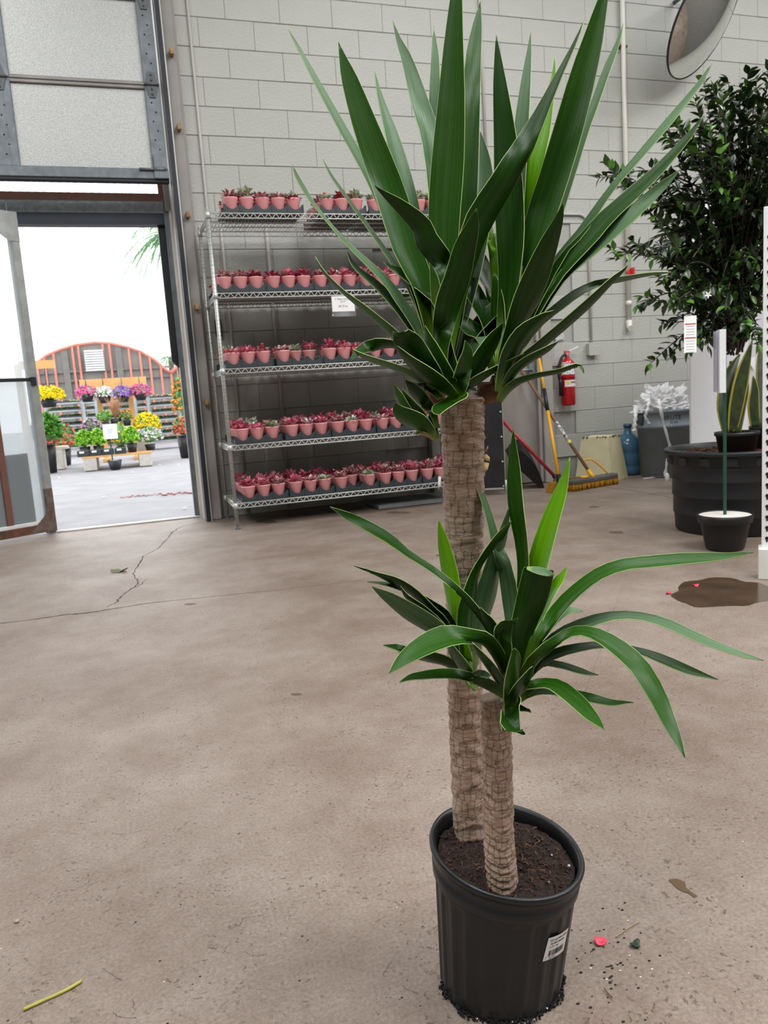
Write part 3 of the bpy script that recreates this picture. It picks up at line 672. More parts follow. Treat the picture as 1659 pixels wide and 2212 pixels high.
# patch of filler on the wall
c = AY(1206, 724, YW); v = []
for k in range(22):
    q = 2 * math.pi * k / 22; rr = rnd(.6, 1.15); v.append((c.x + math.cos(q) * .075 * rr, YW - .0085, c.z + math.sin(q) * .055 * rr))
MB().add(v, [tuple(range(22))]).build('filler_patch', mat('filler_white', 'dcdcd8', .8, col2='8f8d88', scale=40), wall)
# fire extinguisher
e0 = AY(1228, 876, YW - .09); fx, fy, fz = e0.x, YW - .09, e0.z
fe = thing('fire_extinguisher', (fx, fy, fz), 'red fire extinguisher with black hose hanging on the block wall', 'fire extinguisher')
M_RED = mat('extinguisher_red', 'b30f1a', .25, var=.03, coat=.6)
Hx = AY(1225, 775, fy).z - fz
bd = MB().lathe([(.001, 0), (.055, 0), (.064, .012), (.064, Hx - .06), (.06, Hx - .035), (.045, Hx - .012), (.024, Hx), (.02, Hx + .015), (.001, Hx + .015)], (fx, fy, fz), 24).build('cylinder', M_RED, fe)
def wrap(name, a0, a1, z0, z1, m, r=.0650):
    n = 10; vs = []; fs = []
    for i in range(n + 1):
        a = math.radians(a0 + (a1 - a0) * i / n); vs += [(fx + r * math.cos(a), fy + r * math.sin(a), fz + z0), (fx + r * math.cos(a), fy + r * math.sin(a), fz + z1)]
    for i in range(n): fs.append((2 * i, 2 * i + 2, 2 * i + 3, 2 * i + 1))
    return MB().add(vs, fs, sm=True).build(name, m, bd)
lb = wrap('main_label', 190, 345, .27, .365, spot_mat('label_print', 'e8e8ea', '6f7078', 70, .42, .5))
wrap('label_edge', 186, 200, .265, .37, mat('label_yellow', 'c9c27a', .5), .0653)
wrap('band', 170, 370, .235, .245, mat('band_dark', '3a0a0e', .4), .0656)
wrap('inspection_label', 215, 330, .165, .222, mat('insp_white', 'eadfdc', .5), .0653)
wrap('label_logo', 230, 258, .185, .215, mat('insp_yellow', 'e6d65a', .5), .0657)
wrap('label_line', 262, 318, .195, .209, mat('insp_grey', '7a7a74', .5), .0657)
wrap('hang_tag', 196, 235, .37, Hx - .03, M_PAPER, .0665)
hv = MB(); hv.cyl((fx, fy, fz + Hx + .01), (fx, fy, fz + Hx + .05), .018); hv.box((fx, fy, fz + Hx + .055), (.05, .03, .03), ch=.004); hv.build('valve', mat('valve_rose', 'c56a74', .4, .2), fe)
MB().bar((fx + .01, fy - .01, fz + Hx + .065), (fx + .10, fy - .02, fz + Hx + .10), .022, .006).build('lever', M_WHITE, fe)
MB().bar((fx + .01, fy - .01, fz + Hx + .045), (fx + .075, fy - .02, fz + Hx + .03), .02, .006).build('carry_handle', M_CHROME, fe)
hp = crom([(fx - .02, fy - .01, fz + Hx + .03), (fx - .06, fy - .02, fz + Hx + .02), (fx - .095, fy - .02, fz + Hx - .06), (fx - .095, fy - .015, fz + Hx - .16), (fx - .078, fy - .01, fz + .24)], 20)
MB().tube(hp, .011, 8).build('hose', M_BLACK, fe)
MB().tube([(fx - .078, fy - .01, fz + .24), (fx - .076, fy - .01, fz + .20), (fx - .074, fy - .01, fz + .09)], [.012, .017, .021], 10).build('nozzle', M_BLACK, fe)
MB().box((fx, YW - .02, fz + Hx - .06), (.05, .03, .12)).build('wall_bracket', M_DARK, fe)
# convex mirror
vm = RAY(1521, 48).normalized(); e1 = cr - vm * vm.dot(cr); e1.normalize(); e2 = cdn - vm * vm.dot(cdn); e2 -= e1 * e1.dot(e2); e2.normalize()
a = math.radians(64); nm = (math.sin(a) * (.958 * e1 + .287 * e2) - math.cos(a) * vm).normalized()
mc = AY(1522, 40, 5.60); MR = .455
zax = nm; xax = zax.cross(Vector((0, 0, 1))).normalized(); yax = zax.cross(xax); rmx = Matrix((xax, yax, zax)).transposed()
cm_ = thing('convex_mirror', mc, 'large round convex mirror with thin dark rim mounted high on the wall', 'mirror')
Rs = .95; prof = []
for k in range(15):
    r = MR * (1 - k / 14) ; prof.append((max(r, .001), math.sqrt(Rs * Rs - r * r) - math.sqrt(Rs * Rs - MR * MR)))
mm = bpy.data.materials.new('mirror_glass'); mm.use_nodes = True; b_ = mm.node_tree.nodes['Principled BSDF']; b_.inputs['Metallic'].default_value = 1; b_.inputs['Roughness'].default_value = .04; b_.inputs['Base Color'].default_value = (.82, .82, .80, 1)
MB().lathe(prof, mc, 48, rot=rmx).build('mirror_dome', mm, cm_)
MB().lathe([(MR - .002, -.012), (MR + .004, -.012), (MR + .004, .004), (MR - .002, .006)], mc, 48, rot=rmx).build('rim', M_DARK, cm_)
MB().lathe([(MR, -.01), (MR * .6, -.03), (.001, -.035)], mc, 32, rot=rmx).build('back_plate', M_DARK, cm_)
vu_ = (Vector((0, 0, 1)) - nm * nm.z).normalized(); s0_ = mc + vu_ * .40 - nm * .02
MB().tube([s0_, s0_ + Vector((0, .1, .02)), Vector((s0_.x, YW, s0_.z + .02))], .018, 8).build('bracket_arm', M_GALVD, cm_)
# ================================================================== CLEANING CORNER
def pole(name, label, cat, pts, r, segs):
    t = thing(name, pts[0], label, cat)
    return t
# yellow-handled broom
b0 = F(1208, 1036, .10); b0.y = min(b0.y, 5.9); b1 = AY(1158, 738, YW - .085)
yb = thing('broom', F(1212, 1048), 'yellow-handled broom leaning on the grey door frame', 'broom')
def seg(t, a, b, r, m, nm, p0=b0, p1=b1): return MB().cyl(p0.lerp(p1, a), p0.lerp(p1, b), r, n=10).build(nm, m, t)
M_YEL = mat('yellow_handle', 'e8a91c', .4, var=.05)
seg(yb, .0, .53, .0145, M_YEL, 'handle_lower'); seg(yb, .48, .64, .0165, M_BLACK, 'sleeve'); seg(yb, .64, .87, .0135, M_YEL, 'handle_upper'); seg(yb, .87, 1, .0155, M_BLACK, 'grip')
sk = MB(); sk.tube([b0.lerp(b1, .03), b0 - (b1 - b0) * .03, b0 + Vector((0, -.01, -.06))], [.022, .026, .05], 10); sk.build('socket', M_BLACK, yb)
M_BRIS = mat('yellow_bristle', 'a87812', .8, var=.3, scale=60, bump=.5, bscale=200)
hb = MB(); cb_ = Vector((b0.x, b0.y, 0))
hb.prism([(-.06, .08), (.06, .08), (.09, .0), (-.09, .0)], cb_ + Vector((-.01, .05, .002)), (1, 0, 0), (0, 0, 1), (0, -1, 0), .06); hb.build('bristles', M_BRIS, yb)
# red-handled dust broom
r0 = F(1203, 1034, .07); r1 = AY(1082, 905, 5.83)
rb = thing('red_broom', F(1205, 1046), 'red-handled floor brush leaning against the door leaf', 'broom')
seg(rb, 0.03, 1, .0145, mat('red_handle', 'b5313c', .4, var=.06), 'handle', r0, r1)
MB().tube([r0.lerp(r1, .06), r0, r0 - (r1 - r0).normalized() * .10], [.019, .024, .03], 10).build('socket', M_BLACK, rb)
rr0 = r0 - (r1 - r0).normalized() * .10
hb = MB(); hb.prism([(-.10, .075), (.12, .075), (.15, .0), (-.13, .0)], Vector((rr0.x, rr0.y - .02, .002)), (.95, -.3, 0), (0, 0, 1), (-.3, -.95, 0), .05); hb.build('bristles', mat('dark_bristle', '3a3326', .9, col2='a87a16', scale=30), rb)
# push broom
p0 = F(1232, 1062); p1 = F(1330, 1045); pu = (p1 - p0).normalized(); pn = Vector((pu.y, -pu.x, 0)); pl = (p1 - p0).length
pb = thing('push_broom', (p0 + p1) / 2, 'wide push broom with worn brown wooden handle and yellow brush head', 'broom')
prm = Matrix((pu, pn, Vector((0, 0, 1)))).transposed()
MB().box((p0 + p1) / 2 + Vector((0, 0, .072)), (pl, .075, .045), rot=prm, ch=.012).build('brush_block', mat('brush_grey', '5a5756', .9, var=.2, bump=.3), pb)
bz = MB(); n = 26
for k in range(n):
    for j in range(3):
        q = p0.lerp(p1, (k + .5) / n) + pn * ((j - 1) * .026); bz.cyl(q + Vector((rnd(-.006, .006), rnd(-.008, .008), .001)), q + Vector((0, 0, .056)), .011, .009, 6)
bz.build('bristle_tufts', M_BRIS, pb, kind='stuff')
s0 = p0.lerp(p1, .47) + Vector((0, 0, .10)); s1 = AY(1121, 792, YW - .10)
M_WOODH = mat('worn_handle', '7d5f48', .6, var=.25, scale=30)
MB().cyl(s0, s1, .0135, n=10).build('handle', M_WOODH, pb)
MB().cyl(s0.lerp(s1, .30), s0.lerp(s1, .48), .0145, n=10).build('tape_wrap', spot_mat('tape_white', 'd4d4d4', '55524e', 40), pb)
MB().cyl(s0.lerp(s1, .285), s0.lerp(s1, .31), .016, n=10).build('tape_band', mat('tape_yellow', 'd8cf6a', .5), pb)
MB().cyl(s0 - (s1 - s0) * .04, s0.lerp(s1, .05), .019, n=10).build('socket', M_YEL, pb)
br1 = p0.lerp(p1, .82) + Vector((0, 0, .098)); br0 = s0.lerp(s1, .13)
MB().tube(crom([tuple(br0), tuple(br0.lerp(br1, .35) + Vector((0, 0, .05))), tuple(br0.lerp(br1, .75) + Vector((0, 0, .03))), tuple(br1)], 14), .007, 6).build('brace', M_YEL, pb)
MB().lathe([(.026, -.008), (.036, 0), (.026, .008), (.020, 0), (.026, -.008)], p0.lerp(p1, .3) + Vector((0, 0, .10)), 14).build('brace_ring', M_YEL, pb)
# black lobby dustpan leaning
dp = thing('dustpan', F(1140, 1060), 'black plastic dustpan with rounded back leaning against the grey door', 'dustpan')
o0 = F(1172, 1050); q0 = AY(1098, 985, 5.86); 
d = MB(); U2 = (Vector((q0.x, q0.y, q0.z)) - o0); ln = U2.length; U2.normalize(); Wd = Vector((.25, .35, 0)); Wd = (Wd - U2 * Wd.dot(U2)).normalized(); N2 = U2.cross(Wd); 
if N2.z < 0: N2 = -N2
wv = .13; nn = 10; vs = []; fs = []
for i in range(nn + 1):
    t = i / nn; hh = .12 * math.sin(min(1, t * 1.25) * math.pi / 2)
    for a, b in ((-wv, 0), (-wv, hh + .01), (-wv * .7, hh + .03 * t), (wv * .7, hh + .03 * t), (wv, hh + .01), (wv, 0)):
        vs.append(o0 + Vector((0, 0, .012)) + U2 * (ln * t) + Wd * a + N2 * (b - .012))
for i in range(nn):
    for j in range(6): fs.append((6 * i + j, 6 * i + (j + 1) % 6, 6 * i + 6 + (j + 1) % 6, 6 * i + 6 + j))
fs += [tuple(range(6)), tuple(range(6 * nn, 6 * nn + 6))]
d.add(vs, fs); d.build('pan', M_BLACK, dp)
MB().tube([o0 + U2 * ln * .9 + N2 * .06, o0 + U2 * ln * .95 + N2 * .09, o0 + U2 * ln * 1.15 + N2 * .08], .016, 8).build('pan_handle', M_BLACK, dp)
# cream pedestal (truncated pyramid)
pc = Vector((3.94, 5.855, 0)); hz = .385
M_CREAM = mat('cream_paint', 'd7cfa9', .7, var=.06, scale=8, bump=.1)
pd = thing('cream_pedestal', pc, 'cream painted truncated pyramid pedestal with chipped top edge', 'pedestal')
def sq(s, z, rz): return [pc + Vector((s * (math.cos(rz) * a - math.sin(rz) * b), s * (math.sin(rz) * a + math.cos(rz) * b), z)) for a, b in ((-1, -1), (1, -1), (1, 1), (-1, 1))]
rz = -1.02
vs = sq(.172, 0, rz) + sq(.122, hz, rz); MB().add(vs, [(0, 1, 5, 4), (1, 2, 6, 5), (2, 3, 7, 6), (3, 0, 4, 7), (4, 5, 6, 7), (3, 2, 1, 0)]).build('body', M_CREAM, pd)
ck = MB(); 
tq = sq(.123, hz, rz)
for a_, b_2 in ((0, 1), (1, 2), (3, 0)):
    for k in range(9):
        q = tq[a_].lerp(tq[b_2], rnd(0, 1)); ck.box(q + Vector((0, 0, rnd(-.006, .002))), (rnd(.01, .03), rnd(.004, .012), rnd(.004, .01)))
ck.build('chipped_edge', mat('chip_dark', '4b4438', .9), pd, kind='stuff')
# blue water bottle
wc = AY(1357, 990, 5.972); wc.z = 0
wb = thing('water_bottle', wc, 'translucent blue large water cooler bottle beside the grey bin', 'bottle')
M_BLUE = mat('blue_plastic', '45708a', .15, var=.06, alpha=.82, spec=.6)
H_ = AY(1350, 918, 5.90).z
pr = [(.001, .004), (.11, .004), (.128, .02), (.13, .07), (.122, .085), (.13, .10), (.13, .19), (.122, .205), (.13, .22), (.13, .27), (.12, .31), (.09, .345), (.045, .375), (.033, .40), (.033, H_ - .02), (.036, H_ - .015), (.036, H_), (.001, H_)]
MB().lathe([(r_ * .93, z_) for r_, z_ in pr], wc, 28).build('bottle_body', M_BLUE, wb)
MB().cyl(wc + Vector((0, 0, H_ - .03)), wc + Vector((0, 0, H_ + .004)), .038).build('cap', mat('cap_blue', '2d4f66', .4), wb)
# trash can
tcn = Vector((4.47, 5.66, 0)); TH = .585
cn = thing('trash_can', tcn, 'large grey plastic trash can heaped with clear plastic film', 'trash can')
M_BIN = mat('bin_grey', '7d8890', .5, var=.08, scale=9, bump=.05)
MB().lathe([(.001, 0), (.19, 0), (.198, .012), (.225, TH - .16), (.252, TH - .155), (.255, TH - .13), (.243, TH - .125), (.248, TH - .03), (.262, TH - .025), (.264, TH), (.245, TH), (.215, .03), (.001, .02)], tcn, 36).build('can_body', M_BIN, cn)
lt = MB(); vs, fs = text_geo('BRUTE', .052); ang0 = math.atan2(-tcn.y, -tcn.x) + .22; 
def wraptxt(vs, fs, z0, r, a0):
    return lt.add([(tcn.x + r * math.cos(a0 + v.x / r), tcn.y + r * math.sin(a0 + v.x / r), z0 + v.y) for v in vs], fs)
wraptxt(vs, fs, TH - .068, .2492, ang0); vs2, fs2 = text_geo('20 GAL', .022); wraptxt(vs2, fs2, TH - .108, .2462, ang0 + .08)
lt.build('lettering', mat('bin_ink', '1b2229', .6), cn)
hh = MB(); aL = math.atan2(-tcn.y, -tcn.x) - .95; hh.box((tcn.x + .262 * math.cos(aL), tcn.y + .262 * math.sin(aL), TH - .075), (.10, .035, .07), rot=Matrix.Rotation(aL + math.pi / 2, 3, 'Z'), ch=.008); hh.build('side_handle', mat('bin_dark', '3c444c', .5), cn)
# crumpled film
fm = mat('plastic_film', 'f4f5f6', .2, var=.04, scale=30, alpha=.72)
def crumple(c, rx, ry, rz, seed, n=52, k=26):
    vs = []; fs = []
    for i in range(k + 1):
        ph = math.pi / 2 * i / k
        for j in range(n):
            th = 2 * math.pi * j / n; d = Vector((math.cos(th) * math.cos(ph), math.sin(th) * math.cos(ph), math.sin(ph)))
            nz = 1 + .38 * noise.noise(d * 3.1 + Vector((seed, 0, 0))) + .22 * noise.noise(d * 8 + Vector((0, seed, 0))) + .12 * noise.noise(d * 19 + Vector((0, 0, seed))) 
            vs.append(c + Vector((d.x * rx * nz, d.y * ry * nz, d.z * rz * nz)))
    for i in range(k):
        for j in range(n): fs.append((i * n + j, i * n + (j + 1) % n, (i + 1) * n + (j + 1) % n, (i + 1) * n + j))
    return vs, fs
pf = thing('plastic_film_heap', tcn + Vector((0, 0, TH)), 'crumpled clear plastic film heaped over the grey trash can', 'plastic film')
v, f_ = crumple(tcn + Vector((-.03, -.02, TH - .015)), .225, .20, .20, 3.3); MB().add(v, f_).build('film_heap', fm, pf)
v, f_ = crumple(tcn + Vector((-.09, -.05, TH + .03)), .13, .12, .16, 9.1, 40, 20); MB().add(v, f_).build('film_fold', fm, pf)
def strip(px, wd, off=.27):
    P = []
    for x, y, dd in px: P.append(tuple(AY(x, y, tcn.y - dd)))
    P = crom(P, 18); vs = []; fs = []
    for i, p in enumerate(P):
        a = wd * (1 + .4 * math.sin(i * 1.9)); vs += [(p[0] - a, p[1] + .004 * math.sin(i * 2.3), p[2]), (p[0], p[1] - .012 + .006 * math.sin(i * 1.3), p[2]), (p[0] + a, p[1] + .004 * math.cos(i), p[2])]
    for i in range(len(P) - 1):
        for j in range(2): fs.append((3 * i + j, 3 * i + j + 1, 3 * i + j + 4, 3 * i + j + 3))
    MB().add(vs, fs, sm=True).build('film_strip', fm, pf)
strip([(1402, 860, .22), (1400, 880, .27), (1394, 900, .275), (1402, 915, .265)], .014)
strip([(1424, 862, .24), (1427, 885, .285), (1434, 915, .27), (1443, 950, .26), (1448, 975, .25), (1440, 1000, .24), (1437, 1028, .23)], .013)
strip([(1372, 875, .10), (1373, 900, .20), (1370, 930, .22)], .016)
v = MB(); v.tube([F(1390, 1034, .004), F(1415, 1031, .004), F(1436, 1030, .006)], .006, 5); v.build('floor_wisp', fm, pf)
MB().ball(F(1441, 1031, .03), .028, 10, sc=(.7, .7, 1.4)).build('film_knot', fm, pf)
# ================================================================== RIGHT SIDE: tree in tub, snake plants, sign stake, boards
TC = Vector((3.17, 3.43, 0)); TR_, TB_, TZ = .372, .315, .455
tree = thing('potted_tree', TC, 'bushy evergreen tree with small glossy dark leaves in large black tub', 'potted tree')
M_TUB = mat('tub_black', '191c20', .45, var=.25, scale=7, bump=.08, bscale=40)
prof = [(.001, .0), (TB_ - .01, .0), (TB_, .012)]
for k, z in enumerate((.10, .20, .29, .355)):
    r = TB_ + (TR_ - .035 - TB_) * z / TZ; prof += [(r, z - .006), (r + .006, z), (r + .006, z + .008)]
r = TB_ + (TR_ - .03 - TB_) * .375 / TZ
prof += [(r + .004, .37), (r + .014, .375), (r + .016, .425), (TR_, .43), (TR_ + .004, TZ - .008), (TR_ - .004, TZ), (TR_ - .022, TZ), (TR_ - .03, TZ - .04), (TR_ - .035, .40)]
tb = MB().lathe(prof, TC, 56); tubo = tb.build('tub', M_TUB, tree)
for k in range(16):
    a = 2 * math.pi * k / 16; rr = r + .0125
    MB().box(TC + Vector((math.cos(a) * rr, math.sin(a) * rr, .40)), (.012, .055, .052), rot=Matrix.Rotation(a, 3, 'Z'), ch=.005).build('rim_lug', M_TUB, tubo)
ml = MB(); ml.lathe([(.001, .415), (TR_ - .034, .412)], TC, 24); ml.build('mulch_bed', mat('mulch', '4a2f24', .9, var=.5, scale=50, bump=.8, bscale=60), tree)
mk = MB()
for k in range(420):
    a = rnd(0, 6.28); q = math.sqrt(random.random()) * (TR_ - .05); mk.box(TC + Vector((math.cos(a) * q, math.sin(a) * q, .416 + rnd(0, .012))), (rnd(.015, .035), rnd(.008, .016), rnd(.005, .012)), rot=Matrix.Rotation(rnd(0, 6), 3, 'Z') @ Matrix.Rotation(rnd(-.5, .5), 3, 'X'))
mk.build('bark_chips', mat('bark_chip', '6a4433', .9, var=.4, scale=14, col2='3a231a'), tree, kind='stuff')
# trunk + branches
TB0 = TC + Vector((.10, .16, .40)); FORK = TB0 + Vector((-.02, -.05, .52))
M_TRK = mat('twig_bark', '4d443a', .8, var=.3)
MB().tube([TB0, TB0.lerp(FORK, .5) + Vector((.012, 0, 0)), FORK], [.022, .019, .016], 10).build('trunk', M_TRK, tree)
M_LD = [mat('citrus_leaf_dark', '1c3015', .28, var=.25, scale=30), mat('citrus_leaf_mid', '2b451f', .3, var=.2, scale=30), mat('citrus_leaf_new', '4f7a2a', .32, var=.2, scale=30)]
def tleaf(mi):
    L_ = MB(); n = 5; vs = []
    for i in range(n + 1):
        t = i / n; w_ = .27 * math.sin(math.pi * min(1, t * 1.02 + .02) ** .85) * (1 if t < .98 else .1)
        y = t; dz = -.12 * t * t
        vs += [(-w_, y, dz + w_ * .35), (0, y, dz), (w_, y, dz + w_ * .35)]
    fs = []
    for i in range(n):
        for j in range(2): fs.append((3 * i + j, 3 * i + j + 1, 3 * i + j + 4, 3 * i + j + 3))
    return L_.add(vs, fs, 0, True), M_LD[mi]
LEAFM = []
for mi in range(3): L_, m_ = tleaf(mi); LEAFM.append((L_, L_.mesh('leaf', m_)))
br = []; rg = random.Random(21)
CC = Vector((3.17, 3.40, 1.80)); depth0 = PROJ(CC)[2]
targets = []
for px, py, dd in [(1290, 385, .0), (1310, 355, -.05), (1345, 375, .1), (1325, 400, -.1), (1520, 170, 0), (1550, 200, .1), (1600, 190, -.1), (1640, 200, 0), (1480, 280, .1), (1445, 300, -.1), (1400, 455, .05), (1320, 540, .0), (1330, 560, -.1), (1365, 520, .1), (1375, 660, 0), (1385, 640, -.1), (1400, 790, -.05), (1450, 770, .0), (1430, 700, .05), (1500, 730, -.1), (1420, 600, -.15)]:
    targets.append(AD(px, py, depth0 + dd))
for k in range(150):
    th = rg.uniform(0, 6.283); u = rg.uniform(-.95, 1); s = math.sqrt(1 - u * u)
    q = rg.uniform(.55, 1.0)
    targets.append(CC + Vector((math.cos(th) * s * .57 * q, math.sin(th) * s * .52 * q, u * (.76 if u > 0 else .70) * q)))
for k in range(26):      # fuller flank seen from the doorway side
    targets.append(AD(rg.uniform(1405, 1660), rg.uniform(240, 740), depth0 + rg.uniform(-.45, .1)))
for k in range(30): targets.append(AD(rg.uniform(1450, 1660), rg.uniform(600, 770), depth0 + rg.uniform(-.45, .25)))
leaves = []; tw = MB()
for ti, T in enumerate(targets):
    st = FORK.lerp(CC, rg.uniform(.0, .9)) + Vector((rg.uniform(-.05, .05), rg.uniform(-.05, .05), 0))
    mid = st.lerp(T, .55) + Vector((0, 0, rg.uniform(.0, .10)))
    P = crom([tuple(st), tuple(mid), tuple(T)], 14); L0 = (T - st).length
    tw.tube(P, [.0065 - .005 * i / 14 for i in range(15)], 5)
    npts = int(max(9, L0 * 26)); start = .35 if ti < 21 else .3
    for i in range(npts):
        t = start + (1 - start) * i / (npts - 1); u = t * 14; j = min(13, int(u)); p = Vector(P[j]).lerp(Vector(P[j + 1]), u - j); tg = (Vector(P[min(14, j + 2)]) - Vector(P[j])).normalized()
        for sgn in ((1, -1) if i % 2 else (1,)):
            sd_ = tg.cross(Vector((rg.uniform(-1, 1), rg.uniform(-1, 1), rg.uniform(-.3, 1)))).normalized() * sgn
            d = (tg * rg.uniform(.35, .9) + sd_ * rg.uniform(.5, 1) + Vector((0, 0, rg.uniform(-.35, .2)))).normalized()
            new = t > .86 and rg.random() < .55
            up = (Vector((0, 0, 1)) + Vector((rg.uniform(-.5, .5), rg.uniform(-.5, .5), 0)))
            leaves.append((p, d, up, rg.uniform(.045, .072) * (.85 if new else 1), 2 if new else (1 if rg.random() < .4 else 0)))
tw.build('branches', M_TRK, tree, kind='stuff')
def lmat(p, d, up, s):
    x = d.cross(up).normalized(); z = x.cross(d); return Matrix.Translation(p) @ Matrix((x, d, z)).transposed().to_4x4() @ Matrix.Scale(s, 4)
vis = sorted(leaves, key=lambda l: PROJ(l[0])[2] - .25 * (PROJ(l[0])[0] < 1460) + 5 * (PROJ(l[0])[0] > 1640 or PROJ(l[0])[1] < 0))
for (p, d, up, s, mi) in vis[:298]:
    o = obj('leaf', LEAFM[mi][1], tree); o.matrix_basis = lmat(p, d, up, s)
fo = MB()
for (p, d, up, s, mi) in vis[298:]:
    m_ = lmat(p, d, up, s); fo.add([m_ @ Vector(v) for v in LEAFM[mi][0].v], LEAFM[mi][0].f, mi, True)
fo.build('foliage', M_LD, tree, kind='stuff')
# paper care tag hanging in the tree
c = AD(1491, 722, depth0 - .35); sc_ = (depth0 - .35) / FPX
tg_ = thing('care_tag', c, 'long printed paper care tag with red stripes hanging in the tree', 'tag')
U3 = (cr - cdn * .05).normalized(); V3 = (-cdn).normalized(); N3 = -cf
MB().box(c, (27 * sc_, 80 * sc_, .001), rot=Matrix((U3, V3, N3)).transposed()).build('tag_sheet', M_PAPER, tg_)
st_ = MB(); 
for dy in (22, -8): st_.box(c + V3 * dy * sc_ + N3 * .0008, (24 * sc_, 2.6 * sc_, .0006), rot=Matrix((U3, V3, N3)).transposed())
st_.build('red_stripe', mat('stripe_red', 'b8402f', .5), tg_)
ln_ = MB()
for k in range(9): ln_.box(c + V3 * (17 - 6 * k if k < 4 else 9 - 6 * k) * sc_ + N3 * .0008, (18 * sc_, 1.0 * sc_, .0005), rot=Matrix((U3, V3, N3)).transposed())
ln_.build('print_lines', mat('print_grey', '9a9a9a', .6), tg_)
MB().tube([c + V3 * 40 * sc_, c + V3 * 60 * sc_ + U3 * .01], .001, 4).build('string', M_PAPER, tg_)
# one white blossom
bc = AD(1529, 637, depth0 - .42); bl = MB()
for k in range(5):
    a = 2 * math.pi * k / 5 + .3; leafquad(bl, bc, cr * math.cos(a) + cdn * math.sin(a) - cf * .2, -cf, .02, .008, 0)
bl.build('blossom', M_PAPER, tree)
# ---- snake plants on the mulch
M_SNK = mat('snake_green', '3c4a26', .4, col2='1f2c17', scale=22)
M_SNY = mat('snake_margin', 'a59a35', .4, var=.12)
def strap(mb, P, Wd, wl, edge=.2, nacross=None):
    """world-space strap leaf: P points, Wd width vector dir, wl widths"""
    k = len(P); vs = []; fs = []
    for i in range(k):
        t = (P[min(k - 1, i + 1)] - P[max(0, i - 1)]).normalized(); W_ = (Wd - t * Wd.dot(t)).normalized(); n = t.cross(W_)
        for u in (-1, -1 + edge, 0, 1 - edge, 1): vs.append(P[i] + W_ * (u * wl[i] / 2) + n * (.10 * wl[i] * (u * u - 1)))
    for i in range(k - 1):
        for j in range(4): mb.add([], []) ; fs.append((5 * i + j, 5 * i + j + 1, 5 * i + j + 6, 5 * i + j + 5))
    o = len(mb.v); mb.v += [tuple(v) for v in vs]
    for q, f in enumerate(fs): mb.f.append(tuple(a + o for a in f)); mb.m.append(1 if q % 4 in (0, 3) else 0); mb.s.append(True)
def snake(px, py, Y, rpot, hpot, lv, label):
    b = AY(px, py, Y); base = Vector((b.x, Y, .432)); t = thing('snake_plant', base, label, 'potted plant')
    MB().lathe([(.001, 0), (rpot * .82, 0), (rpot * .98, hpot - .02), (rpot * 1.05, hpot - .018), (rpot * 1.05, hpot), (rpot * .98, hpot), (rpot * .95, hpot - .03), (.001, hpot - .035)], base, 28).build('pot', M_BLACK, t)
    MB().lathe([(.001, hpot - .03), (rpot * .94, hpot - .033)], base, 16).build('soil', MATS['potting_soil'], t)
    for pts, wd, dd in lv:
        Q = [AD(x, y, PROJ(base)[2] + dd * i / (len(pts) - 1)) for i, (x, y, w_) in enumerate(pts)]; dz = PROJ(base)[2]
        C_ = crom([tuple(q) + (p[2] * dz / FPX,) for q, p in zip(Q, pts)], 12); m = MB()
        strap(m, [Vector(q[:3]) for q in C_], (cr + cf * wd).normalized(), [max(.001, q[3]) for q in C_], .22)
        o = m.build('leaf', [M_SNK, M_SNY], t); s_ = o.modifiers.new('s', 'SOLIDIFY'); s_.thickness = .003
snake(1592, 970, 3.265, .106, .118, [([(1582, 935, 22), (1590, 880, 36), (1604, 810, 34), (1625, 735, 3)], .2, -.05), ([(1570, 935, 18), (1562, 885, 26), (1568, 840, 30), (1580, 800, 22), (1598, 765, 4)], -.3, .05), ([(1592, 935, 22), (1600, 880, 30), (1608, 830, 28), (1606, 790, 4)], .4, .1)], 'yellow-edged snake plant in black pot behind the green sign stake')
snake(1664, 970, 3.43, .106, .118, [([(1632, 922, 24), (1628, 880, 30), (1630, 840, 20), (1627, 812, 3)], .2, -.02), ([(1640, 925, 22), (1648, 860, 28), (1646, 790, 24), (1645, 720, 3)], -.2, .05)], 'snake plant in black pot beside the white perforated post')
# ---- sign on green stake in weighted pot
sb = F(1568, 1196); sb = Vector((2.728, 3.02, 0))
sg = thing('stake_sign', sb, 'white sign seen edge-on, on a green stake in a small concrete-filled black pot', 'sign')
MB().lathe([(.001, 0), (.082, 0), (.09, .012), (.114, .135), (.124, .137), (.130, .176), (.126, .178), (.120, .171)], sb, 32).build('pot', M_BLACK, sg)
MB().lathe([(.001, .172), (.1225, .170)], sb, 32).build('concrete_fill', mat('white_fill', 'd5d0c8', .8, var=.06, scale=30, bump=.3), sg)
tz = AY(1573, 705, sb.y).z; sx = sb.x + .006
MB().box((sb.x, sb.y, (tz + .15) / 2), (.013, .013, tz - .15), ch=.002).build('stake', mat('green_stake', '1d4a38', .4, var=.06), sg)
# sign board is turned almost edge-on: runs along the line of sight
vd = Vector((sb.x, sb.y, 0)).normalized(); sdv = Vector((vd.y, -vd.x, 0))
bdir = (vd * .97 - sdv * .22).normalized(); bn = Vector((bdir.y, -bdir.x, 0))
zt = AY(1563, 712, sb.y).z; zb_ = AY(1563, 848, sb.y).z
cB = sb - sdv * .016 - bdir * .01 + Vector((0, 0, (zt + zb_) / 2))
MB().box(cB - sdv * .002, (.07, .028, zt - zb_), rot=Matrix((bdir, bn, Vector((0, 0, 1)))).transposed()).build('sign_board', M_WHITE, sg)
MB().box(cB - sdv * .026 + bdir * .012, (.06, .003, zt - zb_ - .01), rot=Matrix((bdir, bn, Vector((0, 0, 1)))).transposed()).build('sign_sleeve', polymat('sign_sleeve', 'd9d6e4', .35, 5), sg)
